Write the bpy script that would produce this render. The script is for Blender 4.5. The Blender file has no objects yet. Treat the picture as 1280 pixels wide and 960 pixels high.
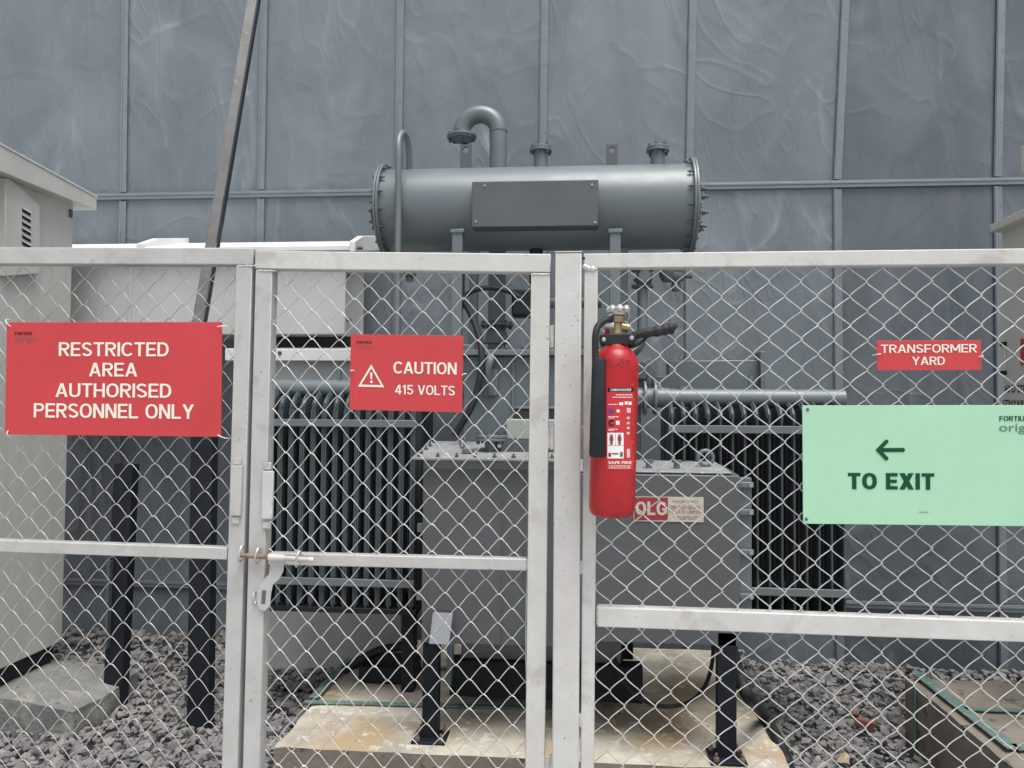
import bpy, bmesh, math, random
from mathutils import Vector, Matrix, noise
random.seed(7)
R = math.radians
scene = bpy.context.scene
col = scene.collection

# ------------------------------------------------------------------ camera
FPX = 950.0                                   # focal length in pixels of a 1280 px wide picture
CAM = Vector((0.0, 0.0, 1.5))
YAW, PITCH, ROLL = R(5.0), R(1.8), R(0.45)
CR = (Matrix.Rotation(YAW, 3, 'Z') @ Matrix.Rotation(R(90) + PITCH, 3, 'X') @ Matrix.Rotation(ROLL, 3, 'Z'))
cd = bpy.data.cameras.new('camera')
cam = bpy.data.objects.new('camera', cd); col.objects.link(cam)
cam.matrix_world = Matrix.Translation(CAM) @ CR.to_4x4()
cd.sensor_fit = 'HORIZONTAL'; cd.sensor_width = 36.0; cd.lens = FPX / 1280 * 36
cd.clip_start = 0.05; cd.clip_end = 2000
scene.camera = cam

# ------------------------------------------------------------------ light: overcast sky
SUN_EL, SUN_AZ = R(70), R(148)                # azimuth measured from +Y (the wall) clockwise
world = bpy.data.worlds.new('World'); scene.world = world; world.use_nodes = True
wn = world.node_tree.nodes; wl = world.node_tree.links
bg = wn['Background']; bg.inputs['Strength'].default_value = 0.09
sky = wn.new('ShaderNodeTexSky'); sky.sky_type = 'NISHITA'; sky.sun_disc = False
sky.sun_elevation = SUN_EL; sky.sun_rotation = SUN_AZ
sky.air_density = 1.0; sky.dust_density = 4.0; sky.ozone_density = 1.0
hs = wn.new('ShaderNodeHueSaturation'); hs.inputs['Saturation'].default_value = 0.36
wl.new(sky.outputs[0], hs.inputs['Color']); wl.new(hs.outputs[0], bg.inputs['Color'])
sd = bpy.data.lights.new('sun', 'SUN'); sd.energy = 1.5; sd.angle = R(38); sd.color = (1.0, 0.985, 0.96)
so = bpy.data.objects.new('sun', sd); col.objects.link(so)
sdir = Vector((math.sin(SUN_AZ) * math.cos(SUN_EL), math.cos(SUN_AZ) * math.cos(SUN_EL), math.sin(SUN_EL)))
so.rotation_euler = sdir.to_track_quat('Z', 'Y').to_euler(); so.location = (0, -3, 8)
vs = scene.view_settings
vs.view_transform = 'Standard'; vs.look = 'None'; vs.gamma = 1.0; vs.use_curve_mapping = False
vs.exposure = 0.95

# ------------------------------------------------------------------ pixel of the photograph -> point at a depth
def ray(px, py):
    return CR @ Vector(((px - 640) / FPX, -(py - 480) / FPX, -1.0))
def U(px, py, Y):
    d = ray(px, py); return CAM + d * (Y / d.y)
def UX(px, py, X):
    d = ray(px, py); return CAM + d * ((X - CAM.x) / d.x)
def UZ(px, py, Z):
    d = ray(px, py); return CAM + d * ((Z - CAM.z) / d.z)

# ------------------------------------------------------------------ materials
MATS = {}
def mat(name, c1, c2=None, rough=.5, metal=0., scale=6., stretch=(1, 1, 1), detail=6., lo=.35, hi=.65,
        bump=0., bscale=None, spots=None, spot_scale=40., spot_at=.68, rough2=None, coat=0., spec=None, spots2=None, spot2_scale=9., spot2_at=.62):
    if name in MATS: return MATS[name]
    m = bpy.data.materials.new(name); m.use_nodes = True
    nt = m.node_tree; N, L = nt.nodes, nt.links
    b = N['Principled BSDF']
    b.inputs['Roughness'].default_value = rough; b.inputs['Metallic'].default_value = metal
    if spec is not None: b.inputs['Specular IOR Level'].default_value = spec
    if coat: b.inputs['Coat Weight'].default_value = coat; b.inputs['Coat Roughness'].default_value = .15
    tc = N.new('ShaderNodeTexCoord'); mp = N.new('ShaderNodeMapping'); mp.inputs['Scale'].default_value = stretch
    L.new(tc.outputs['Object'], mp.inputs['Vector'])
    def nz(sc, det=detail, dist=0.):
        n = N.new('ShaderNodeTexNoise'); n.inputs['Scale'].default_value = sc; n.inputs['Detail'].default_value = det
        n.inputs['Distortion'].default_value = dist; n.inputs['Roughness'].default_value = .62
        L.new(mp.outputs[0], n.inputs['Vector']); return n
    def ramp(src, a, bb):
        r = N.new('ShaderNodeMapRange'); r.inputs['From Min'].default_value = a; r.inputs['From Max'].default_value = bb
        L.new(src, r.inputs['Value']); return r.outputs[0]
    def mix(fac, A, B):
        x = N.new('ShaderNodeMix'); x.data_type = 'RGBA'
        if fac is not None: L.new(fac, x.inputs['Factor'])
        for i, v in ((6, A), (7, B)):
            if isinstance(v, tuple): x.inputs[i].default_value = (*v, 1)
            else: L.new(v, x.inputs[i])
        return x.outputs[2]
    n1 = nz(scale)
    out = mix(ramp(n1.outputs[0], lo, hi), c1, c2 or c1)
    if spots2:
        n4 = nz(spot2_scale, 8, .6)
        out = mix(ramp(n4.outputs[0], spot2_at, spot2_at + .1), out, spots2)
    if spots:
        n2 = nz(spot_scale, 3)
        out = mix(ramp(n2.outputs[0], spot_at, spot_at + .06), out, spots)
    L.new(out, b.inputs['Base Color'])
    if rough2 is not None:
        rr = N.new('ShaderNodeMapRange'); rr.inputs['From Min'].default_value = lo; rr.inputs['From Max'].default_value = hi
        rr.inputs['To Min'].default_value = rough; rr.inputs['To Max'].default_value = rough2
        L.new(nz(scale * 1.7).outputs[0], rr.inputs['Value']); L.new(rr.outputs[0], b.inputs['Roughness'])
    if bump:
        n3 = nz(bscale or scale * 6, 5)
        bp = N.new('ShaderNodeBump'); bp.inputs['Strength'].default_value = bump; bp.inputs['Distance'].default_value = .01
        L.new(n3.outputs[0], bp.inputs['Height']); L.new(bp.outputs[0], b.inputs['Normal'])
    MATS[name] = m; return m

def wall_mat(name, ca, cb, seed):
    """thin film-faced steel sheet: fine vertical ribbing, crumple lines, milky patches, sheen painted pale along creases"""
    m = bpy.data.materials.new(name); m.use_nodes = True
    nt = m.node_tree; N, L = nt.nodes, nt.links; b = N['Principled BSDF']
    tc = N.new('ShaderNodeTexCoord')
    def mapped(s, loc=(0, 0, 0), rot=(0, 0, 0)):
        mp = N.new('ShaderNodeMapping'); mp.inputs['Scale'].default_value = s
        mp.inputs['Location'].default_value = (loc[0] + seed * 3.1, loc[1], loc[2] + seed * 1.7); mp.inputs['Rotation'].default_value = rot
        L.new(tc.outputs['Object'], mp.inputs['Vector']); return mp.outputs[0]
    def nz(vec, sc, det, dist, rg=.5):
        n = N.new('ShaderNodeTexNoise'); n.inputs['Scale'].default_value = sc; n.inputs['Detail'].default_value = det
        n.inputs['Distortion'].default_value = dist; n.inputs['Roughness'].default_value = rg; L.new(vec, n.inputs['Vector']); return n.outputs[0]
    def rng(src, a, bb, c=0., d=1.):
        r = N.new('ShaderNodeMapRange'); r.inputs['From Min'].default_value = a; r.inputs['From Max'].default_value = bb
        r.inputs['To Min'].default_value = c; r.inputs['To Max'].default_value = d; L.new(src, r.inputs['Value']); return r.outputs[0]
    def math_(op, a, bb):
        x = N.new('ShaderNodeMath'); x.operation = op
        for i, v in enumerate((a, bb)):
            if isinstance(v, (int, float)): x.inputs[i].default_value = v
            else: L.new(v, x.inputs[i])
        return x.outputs[0]
    big = nz(mapped((1, 1, .55)), 1.7, 3, 1.6)
    fold = nz(mapped((1.25, 1, .45), (4, 0, 2)), 1.05, 1.6, 2.2, .4)         # long drooping creases
    ridge = math_('ABSOLUTE', math_('SUBTRACT', fold, .5), 0)
    crease = rng(ridge, 0., .075, 1., 0.)
    fold2 = nz(mapped((1, 1, .8), (9, 0, 5), (0, .5, 0)), 1.5, 1.6, 1.8, .4)
    crease2 = rng(math_('ABSOLUTE', math_('SUBTRACT', fold2, .52), 0), 0., .04, 1., 0.)
    gate = rng(nz(mapped((1, 1, 1), (2, 0, 7)), .9, 2, .5), .42, .62)
    cr = math_('MULTIPLY', math_('ADD', crease, math_('MULTIPLY', crease2, .7)), gate)
    wv = N.new('ShaderNodeTexWave'); wv.wave_type = 'BANDS'; wv.bands_direction = 'X'; wv.inputs['Scale'].default_value = 22
    wv.inputs['Distortion'].default_value = .25; wv.inputs['Detail'].default_value = 1; L.new(mapped((1, 1, 1)), wv.inputs['Vector'])
    mx = N.new('ShaderNodeMix'); mx.data_type = 'RGBA'; mx.inputs[6].default_value = (*ca, 1); mx.inputs[7].default_value = (*cb, 1)
    L.new(rng(big, .36, .66), mx.inputs['Factor'])
    mx2 = N.new('ShaderNodeMix'); mx2.data_type = 'RGBA'; L.new(mx.outputs[2], mx2.inputs[6])
    mx2.inputs[7].default_value = (.31, .342, .372, 1); L.new(math_('MULTIPLY', math_('POWER', cr, 2.2), .30), mx2.inputs['Factor'])  # paler colour on the creases stands in for their reflected sheen
    # faint vertical run marks
    run = nz(mapped((9, 1, .25), (1, 0, 3)), 1.6, 4, .3)
    mx3 = N.new('ShaderNodeMix'); mx3.data_type = 'RGBA'; L.new(mx2.outputs[2], mx3.inputs[6])
    mx3.inputs[7].default_value = (.165, .16, .148, 1); L.new(rng(run, .55, .8, 0., .3), mx3.inputs['Factor'])
    L.new(mx3.outputs[2], b.inputs['Base Color'])
    L.new(rng(big, .35, .65, .24, .36), b.inputs['Roughness'])
    rg = math_('MINIMUM', ridge, .09); rg2 = math_('MINIMUM', math_('ABSOLUTE', math_('SUBTRACT', fold2, .52), 0), .06)
    fold3 = nz(mapped((2.6, 1, .7), (3, 0, 11), (0, -.35, 0)), 1.6, 1.5, 2.4, .4)
    rg3 = math_('MULTIPLY', math_('MINIMUM', math_('ABSOLUTE', math_('SUBTRACT', fold3, .5), 0), .05), gate)
    h = math_('ADD', math_('ADD', math_('MULTIPLY', rg, -2.2), math_('MULTIPLY', rg3, -3.0)), math_('ADD', math_('MULTIPLY', big, .7), math_('MULTIPLY', rg2, -2.0)))
    b1 = N.new('ShaderNodeBump'); b1.inputs['Strength'].default_value = .27; b1.inputs['Distance'].default_value = .05; L.new(h, b1.inputs['Height'])
    b2 = N.new('ShaderNodeBump'); b2.inputs['Strength'].default_value = .10; b2.inputs['Distance'].default_value = .003
    L.new(wv.outputs['Fac'], b2.inputs['Height']); L.new(b1.outputs[0], b2.inputs['Normal']); L.new(b2.outputs[0], b.inputs['Normal'])
    return m

M_fence = mat('silver_paint', (.50, .50, .485), (.44, .44, .425), rough=.42, rough2=.6, metal=.15, scale=9, bump=.08, bscale=70,
              spots=(.24, .23, .21), spot_scale=55, spot_at=.67, spots2=(.40, .39, .372), spot2_scale=5, spot2_at=.54)
M_fence_r = mat('silver_paint_clean', (.59, .59, .565), (.51, .51, .487), rough=.45, rough2=.6, metal=.1, scale=9, bump=.08, bscale=70,
              spots=(.34, .32, .28), spot_scale=60, spot_at=.68, spots2=(.45, .438, .41), spot2_scale=5, spot2_at=.55)
M_post = mat('silver_paint_speckled', (.60, .60, .578), (.52, .52, .50), rough=.5, metal=.1, scale=8, bump=.1, bscale=80,
              spots=(.20, .19, .17), spot_scale=90, spot_at=.665, spots2=(.50, .47, .42), spot2_scale=5, spot2_at=.6)
M_wire = mat('galvanised_wire', (.74, .74, .71), (.48, .48, .455), rough=.36, metal=.5, scale=22)
M_wire_old = mat('dull_wire', (.64, .63, .59), (.36, .35, .32), rough=.4, metal=.45, scale=20)
M_gasket = mat('rubber_strip', (.03, .03, .03), (.045, .045, .045), rough=.8)
M_trans = mat('transformer_grey', (.132, .160, .172), (.114, .140, .152), rough=.36, rough2=.46, spec=.75, scale=4, bump=.03, bscale=60, spots=(.26, .27, .27), spot_scale=120, spot_at=.735)
M_trans2 = mat('box_grey', (.098, .108, .114), (.086, .095, .10), rough=.4, rough2=.5, scale=5, bump=.03, bscale=50, spots=(.2, .2, .2), spot_scale=100, spot_at=.74)
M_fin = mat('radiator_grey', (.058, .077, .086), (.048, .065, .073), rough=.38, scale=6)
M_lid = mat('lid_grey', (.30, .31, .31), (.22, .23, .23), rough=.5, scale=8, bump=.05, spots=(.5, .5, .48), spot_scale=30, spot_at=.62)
M_bolt = mat('bolt_grey', (.11, .125, .13), (.08, .09, .095), rough=.45, metal=.2, scale=30)
M_boltw = mat('zinc_bolt', (.5, .5, .48), (.35, .35, .34), rough=.35, metal=.7, scale=40)
M_black = mat('black_paint', (.008, .012, .017), (.015, .020, .026), rough=.5, spec=.25, scale=8, spots=(.12, .13, .14), spot_scale=70, spot_at=.72)
M_rubber = mat('black_rubber', (.014, .016, .017), (.025, .026, .028), rough=.55, spec=.3, scale=10)
M_cream = mat('kiosk_grey', (.52, .52, .485), (.455, .455, .425), rough=.45, scale=2.2, stretch=(5, 5, .7), bump=.03, spots=(.38, .38, .35), spot_scale=20, spot_at=.7)
M_creamr = mat('cream_paint', (.62, .61, .53), (.56, .55, .48), rough=.45, scale=3)
M_white = mat('white_paint', (.80, .80, .79), (.72, .72, .71), rough=.4, scale=4, spots=(.55, .55, .54), spot_scale=40, spot_at=.72)
M_duct = mat('pale_grey_paint', (.56, .57, .56), (.50, .51, .505), rough=.42, scale=3)
M_cab = mat('mid_grey_paint', (.50, .515, .52), (.45, .465, .47), rough=.45, scale=3)
M_dark = mat('dark_inside', (.03, .032, .034), (.02, .02, .022), rough=.8)
M_steel = mat('weathered_steel', (.15, .15, .15), (.11, .11, .11), rough=.45, metal=.3, scale=10, spots=(.22, .17, .14), spot_scale=30, spot_at=.62)
M_conc = mat('stained_concrete', (.56, .51, .42), (.37, .33, .27), rough=.85, scale=4.5, lo=.40, hi=.60, bump=.35, bscale=30, spots=(.63, .585, .50), spot_scale=16, spot_at=.58,
             spots2=(.43, .32, .19), spot2_scale=2.2, spot2_at=.52)
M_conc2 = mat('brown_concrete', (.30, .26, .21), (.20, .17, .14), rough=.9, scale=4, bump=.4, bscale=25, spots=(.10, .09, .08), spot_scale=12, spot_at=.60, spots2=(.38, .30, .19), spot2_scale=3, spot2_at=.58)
M_conc3 = mat('grey_concrete', (.24, .24, .225), (.15, .152, .145), rough=.92, scale=5, bump=.6, bscale=45, spots=(.11, .11, .105), spot_scale=30, spot_at=.62, spots2=(.31, .30, .27), spot2_scale=4, spot2_at=.55)
M_green = mat('green_strip', (.16, .24, .21), (.10, .16, .14), rough=.6, scale=12, spots=(.36, .40, .36), spot_scale=30, spot_at=.6)
M_ground = mat('earth', (.20, .195, .19), (.13, .125, .12), rough=.95, scale=9, bump=.6, bscale=40)
M_pave = mat('pavement', (.46, .45, .43), (.38, .37, .355), rough=.9, scale=3, bump=.15, bscale=80)
M_red = mat('sign_red', (.55, .048, .055), (.49, .042, .049), rough=.38, rough2=.5, scale=5, bump=.1, bscale=4, spots=(.64, .12, .12), spot_scale=110, spot_at=.72)
M_cream_t = mat('sign_lettering', (.80, .74, .64), rough=.5)
M_logo = mat('logo_black', (.03, .02, .02), rough=.85, spec=.15)
M_logo2 = mat('logo_grey', (.24, .10, .09), rough=.5)
M_mint = mat('sign_mint', (.375, .645, .45), (.345, .61, .42), rough=.35, rough2=.5, scale=4, bump=.1, bscale=3, spots=(.33, .56, .40), spot_scale=120, spot_at=.735)
M_dgreen = mat('dark_green_lettering', (.008, .075, .036), rough=.85, spec=.15)
M_dgrey = mat('grey_green_lettering', (.12, .22, .165), rough=.85, spec=.2)
M_ext = mat('extinguisher_red', (.44, .010, .017), (.34, .007, .012), rough=.3, rough2=.45, scale=7, coat=.12, spec=.4, bump=.04, bscale=40, spots=(.72, .55, .50), spot_scale=75, spot_at=.70)
M_horn = mat('horn_black', (.011, .015, .018), (.02, .024, .027), rough=.55, spec=.25, scale=14, spots=(.55, .56, .56), spot_scale=60, spot_at=.745)
M_brass = mat('brass', (.42, .33, .20), (.30, .24, .15), rough=.35, metal=.75, scale=30)
M_cast = mat('cast_aluminium', (.62, .61, .58), (.45, .44, .42), rough=.4, metal=.5, scale=30)
M_rust = mat('rusty_steel', (.17, .09, .055), (.30, .24, .20), rough=.7, metal=.2, scale=40)
M_wtext = mat('print_white', (.80, .78, .75), rough=.5)
M_ktext = mat('print_black', (.015, .015, .016), rough=.85, spec=.15)
M_ptext = mat('print_purple', (.12, .05, .22), rough=.5)
M_pale = mat('pale_green_box', (.34, .37, .34), (.30, .33, .30), rough=.5, scale=6)
M_plate = mat('plate_maroon', (.33, .03, .045), (.28, .025, .04), rough=.4, scale=10)
M_platec = mat('plate_cream', (.56, .53, .45), (.48, .45, .38), rough=.45, scale=10)
M_ptxt = mat('plate_lettering', (.35, .16, .14), rough=.5)
M_stone = [mat('stone_grey', (.26, .25, .24), (.20, .194, .188), rough=.9, scale=14, bump=.3, bscale=60),
           mat('stone_dark', (.20, .195, .19), (.15, .147, .145), rough=.9, scale=14, bump=.3, bscale=60),
           mat('stone_pale', (.32, .305, .285), (.26, .248, .232), rough=.9, scale=14, bump=.3, bscale=60)]
M_brickred = mat('brick_red', (.30, .12, .085), (.22, .09, .07), rough=.9, scale=14, bump=.3)
M_sand = mat('stone_sandy', (.48, .40, .28), (.40, .33, .23), rough=.9, scale=14, bump=.2)

# ------------------------------------------------------------------ mesh building
ORIGIN = {}
def tag(o, label=None, cat=None, group=None, kind=None):
    for k, v in (('label', label), ('category', cat), ('group', group), ('kind', kind)):
        if v: o[k] = v
    return o
def thing(name, loc, label, cat, group=None):
    o = bpy.data.objects.new(name, None); col.objects.link(o); o.location = loc; o.empty_display_size = .1
    ORIGIN[o.name] = Vector(loc); return tag(o, label, cat, group)

class MB:
    def __init__(s): s.v, s.f = [], []
    def add(s, vs, fs):
        b = len(s.v); s.v += [Vector(p) for p in vs]; s.f += [tuple(b + i for i in f) for f in fs]; return s
    def hexa(s, p):   # 8 corners: bottom ring 0-3, top ring 4-7
        return s.add(p, [(3, 2, 1, 0), (4, 5, 6, 7), (0, 1, 5, 4), (1, 2, 6, 5), (2, 3, 7, 6), (3, 0, 4, 7)])
    def box(s, a, b):
        (x0, y0, z0), (x1, y1, z1) = a, b
        if x0 > x1: x0, x1 = x1, x0
        if y0 > y1: y0, y1 = y1, y0
        if z0 > z1: z0, z1 = z1, z0
        return s.hexa([(x0, y0, z0), (x1, y0, z0), (x1, y1, z0), (x0, y1, z0), (x0, y0, z1), (x1, y0, z1), (x1, y1, z1), (x0, y1, z1)])
    def bar(s, p0, p1, w, d, side=None):
        p0, p1 = Vector(p0), Vector(p1); ax = (p1 - p0).normalized()
        dp = Vector((0, 1, 0)) if side is None else Vector(side)
        sd = ax.cross(dp).normalized() * (w / 2); dp = sd.cross(ax).normalized() * (d / 2)
        return s.hexa([p0 - sd - dp, p0 + sd - dp, p0 + sd + dp, p0 - sd + dp, p1 - sd - dp, p1 + sd - dp, p1 + sd + dp, p1 - sd + dp])
    def prism(s, poly, ext):
        n = len(poly); e = Vector(ext); a = [Vector(p) for p in poly]
        return s.add(a + [p + e for p in a], [tuple(range(n))[::-1], tuple(range(n, 2 * n))] + [(i, (i + 1) % n, n + (i + 1) % n, n + i) for i in range(n)])
    def lathe(s, prof, o, ax=(0, 0, 1), n=24, cap=True):
        o, ax = Vector(o), Vector(ax).normalized()
        u = ax.orthogonal().normalized(); w = ax.cross(u)
        vs = []
        for r, h in prof:
            for i in range(n):
                t = 2 * math.pi * i / n; vs.append(o + ax * h + (u * math.cos(t) + w * math.sin(t)) * r)
        fs = [(j * n + i, j * n + (i + 1) % n, (j + 1) * n + (i + 1) % n, (j + 1) * n + i) for j in range(len(prof) - 1) for i in range(n)]
        if cap: fs += [tuple(range(n))[::-1], tuple((len(prof) - 1) * n + i for i in range(n))]
        return s.add(vs, fs)
    def cyl(s, p0, p1, r, n=16, r2=None):
        p0, p1 = Vector(p0), Vector(p1); d = p1 - p0
        return s.lathe([(r, 0), (r if r2 is None else r2, d.length)], p0, d, n)
    def tube(s, pts, r, n=8, closed=False, cap=True):
        pts = [Vector(p) for p in pts]; m = len(pts); rs = r if isinstance(r, (list, tuple)) else [r] * m
        t0 = (pts[1] - pts[0]).normalized(); u = t0.orthogonal().normalized(); vs = []
        for i, p in enumerate(pts):
            a = pts[max(i - 1, 0)] if not closed else pts[i - 1]; b = pts[min(i + 1, m - 1)] if not closed else pts[(i + 1) % m]
            t = (b - a).normalized(); u = (u - t * u.dot(t)).normalized(); w = t.cross(u)
            for k in range(n):
                q = 2 * math.pi * k / n; vs.append(p + (u * math.cos(q) + w * math.sin(q)) * rs[i])
        fs = [(i * n + k, i * n + (k + 1) % n, ((i + 1) % m) * n + (k + 1) % n, ((i + 1) % m) * n + k) for i in range(m - 1 + closed) for k in range(n)]
        if cap and not closed: fs += [tuple(range(n))[::-1], tuple((m - 1) * n + k for k in range(n))]
        return s.add(vs, fs)
    def build(s, name, m, parent=None, bevel=0., seg=2, label=None, cat=None, group=None, kind=None, org=None, smooth=35, solid=True):
        if org is None:
            if parent is not None: org = ORIGIN[parent.name]
            else:
                xs = [p.x for p in s.v]; ys = [p.y for p in s.v]; zs = [p.z for p in s.v]
                org = Vector(((min(xs) + max(xs)) / 2, (min(ys) + max(ys)) / 2, min(zs)))
        me = bpy.data.meshes.new(name); me.from_pydata([p - org for p in s.v], [], s.f); me.materials.append(m)
        if solid:
            bm = bmesh.new(); bm.from_mesh(me); bmesh.ops.recalc_face_normals(bm, faces=bm.faces); bm.to_mesh(me); bm.free()
        if smooth:
            for p in me.polygons: p.use_smooth = True
            me.set_sharp_from_angle(angle=R(smooth))
        o = bpy.data.objects.new(name, me); col.objects.link(o); ORIGIN[o.name] = Vector(org)
        if parent is not None: o.parent = parent
        else: o.location = org
        if bevel:
            b = o.modifiers.new('bevel', 'BEVEL'); b.width = bevel; b.segments = seg; b.limit_method = 'ANGLE'; b.angle_limit = R(40)
        return tag(o, label, cat, group, kind)

def spline(pts, n=8):
    """Catmull-Rom through the points"""
    P = [Vector(p) for p in pts]; P = [P[0] * 2 - P[1]] + P + [P[-1] * 2 - P[-2]]; out = []
    for i in range(1, len(P) - 2):
        a, b, c, d = P[i - 1:i + 3]
        for k in range(n):
            t = k / n
            out.append(.5 * (2 * b + (c - a) * t + (2 * a - 5 * b + 4 * c - d) * t * t + (3 * b - a - 3 * c + d) * t ** 3))
    return out + [P[-2]]

def text_2d(s, bold=0.):
    cu = bpy.data.curves.new('t', 'FONT'); cu.body = s; cu.size = 1.0; cu.offset = bold; cu.resolution_u = 3
    o = bpy.data.objects.new('t', cu); me = bpy.data.meshes.new_from_object(o)
    vs = [(v.co.x, v.co.y) for v in me.vertices]; fs = [tuple(p.vertices) for p in me.polygons]
    bpy.data.objects.remove(o); bpy.data.curves.remove(cu); bpy.data.meshes.remove(me)
    return vs, fs

def glyph_strokes(ch, S):
    """sans-serif capitals as polygons and thick strokes in a cell of height 1; returns (pieces, width)"""
    def rect(x0, y0, x1, y1): return [(x0, y0), (x1, y0), (x1, y1), (x0, y1)]
    def para(x0, y0, x1, y1, t): return [(x0 - t / 2, y0), (x0 + t / 2, y0), (x1 + t / 2, y1), (x1 - t / 2, y1)]
    def strip(pts, closed=False):
        n = len(pts); L_, R_ = [], []
        for i in range(n):
            a = pts[i - 1] if (i or closed) else pts[i]; b = pts[(i + 1) % n] if (i < n - 1 or closed) else pts[i]
            dx, dy = b[0] - a[0], b[1] - a[1]; l = math.hypot(dx, dy) or 1; nx, ny = -dy / l * S / 2, dx / l * S / 2
            L_.append((pts[i][0] + nx, pts[i][1] + ny)); R_.append((pts[i][0] - nx, pts[i][1] - ny))
        return ('strip', L_, R_, closed)
    def arc(cx, cy, rx, ry, a0, a1, n=14, e=1.):
        out = []
        for i in range(n + 1):
            t = R(a0 + (a1 - a0) * i / n); c, s_ = math.cos(t), math.sin(t)
            out.append((cx + rx * math.copysign(abs(c) ** e, c), cy + ry * math.copysign(abs(s_) ** e, s_)))
        return out
    h = S / 2; w = .62
    if ch == 'E': return [rect(0, 0, S, 1), rect(S, 0, .54, S), rect(S, 1 - S, .54, 1), rect(S, .5 - h, .50, .5 + h)], .54
    if ch == 'F': return [rect(0, 0, S, 1), rect(S, 1 - S, .54, 1), rect(S, .47 - h, .50, .47 + h)], .54
    if ch == 'L': return [rect(0, 0, S, 1), rect(S, 0, .52, S)], .52
    if ch == 'I': return [rect(0, 0, S, 1)], S
    if ch == 'T': return [rect(0, 1 - S, .58, 1), rect(.29 - h, 0, .29 + h, 1 - S)], .58
    if ch == 'H': return [rect(0, 0, S, 1), rect(w - S, 0, w, 1), rect(S, .5 - h, w - S, .5 + h)], w
    if ch == 'N': return [rect(0, 0, S, 1), rect(w - S, 0, w, 1), para(S * .6, 1, w - S * .6, 0, S * 1.15)], w
    if ch == 'M': return [rect(0, 0, S, 1), rect(.78 - S, 0, .78, 1), para(S * .6, 1, .39, .22, S * 1.1), para(.78 - S * .6, 1, .39, .22, S * 1.1)], .78
    if ch == 'A': return [para(h * 1.05, 0, .34 - S * .04, 1, S * 1.08), para(.68 - h * 1.05, 0, .34 + S * .04, 1, S * 1.08), rect(.14, .23, .54, .23 + S * .95)], .68
    if ch == 'V': return [para(h * 1.05, 1, .33 - S * .03, 0, S * 1.08), para(.66 - h * 1.05, 1, .33 + S * .03, 0, S * 1.08)], .66
    if ch == 'X': return [para(h * 1.15, 0, .66 - h * 1.2, 1, S * 1.2), para(h * 1.2, 1, .66 - h * 1.15, 0, S * 1.2)], .66
    if ch == 'Y': return [para(h * 1.1, 1, .32, .42, S * 1.12), para(.64 - h * 1.1, 1, .32, .42, S * 1.12), rect(.32 - h, 0, .32 + h, .46)], .64
    if ch == 'U': return [strip([(h, 1), (h, .34)] + arc(w / 2, .31, w / 2 - h, .31 - h, 180, 360, 16, .9) + [(w - h, .34), (w - h, 1)])], w
    if ch == 'O': return [strip(arc(.34, .5, .34 - h, .5 - h, 0, 348, 29, .86), True)], .68
    if ch == 'C': return [strip(arc(.34, .5, .34 - h, .5 - h, 38, 322, 28, .86))], .64
    if ch == 'G': return [strip(arc(.34, .5, .34 - h, .5 - h, 38, 330, 28, .86)), rect(.36, .5 - S * .8, .68, .5 + S * .2), rect(.68 - S, .12, .68, .42)], .68
    if ch == 'D': return [rect(0, 0, S, 1), strip([(S, 1 - h), (.26, 1 - h)] + arc(.26, .5, .36 - h, .5 - h, 90, -90, 18, .9) + [(S, h)])], .62
    if ch in 'PR':
        p = [rect(0, 0, S, 1), strip([(S, 1 - h), (.34, 1 - h)] + arc(.34, .715, .26 - h, .285 - h, 90, -90, 12) + [(S, .43 + h)])]
        if ch == 'R': p.append(para(.30, .45, .60 - S * .5, 0, S * 1.12))
        return p, .60
    if ch == 'S': return [strip(arc(.29, .735, .29 - h, .265 - h, 20, 262, 14) + arc(.29, .262, .29 - h, .262 - h, 90, -160, 16)[1:])], .58
    if ch == '4': return [rect(.36, 0, .36 + S, 1), rect(0, .2, .6, .2 + S), para(S * .6, .3, .40, 1, S * 1.15)], .6
    if ch == '1': return [rect(.16, 0, .16 + S, 1), para(.04, .74, .2, .94, S)], .34
    if ch == '5': return [rect(.04, 1 - S, .52, 1), rect(.04, .48, .04 + S * .9, 1 - S), strip(arc(.27, .32, .29 - h, .32 - h, 118, -160, 18))], .56
    return [], .26
def stroke_text(txt, S=.155, gap=.075):
    V, F, x, lay = [], [], 0., []
    for ch in txt:
        pcs, w = glyph_strokes(ch, S)
        for q, p in enumerate(pcs):
            b = len(V)
            if isinstance(p, tuple):
                n = len(p[1]); V += [(x + a, c) for a, c in p[1]] + [(x + a, c) for a, c in p[2]]
                F += [(b + i, b + (i + 1) % n, b + n + (i + 1) % n, b + n + i) for i in range(n if p[3] else n - 1)]; k = 2 * n
            else: V += [(x + a, c) for a, c in p]; F.append(tuple(range(b, b + 4))); k = 4
            lay += [q] * k
        x += w + gap
    return V, F, lay

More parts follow.
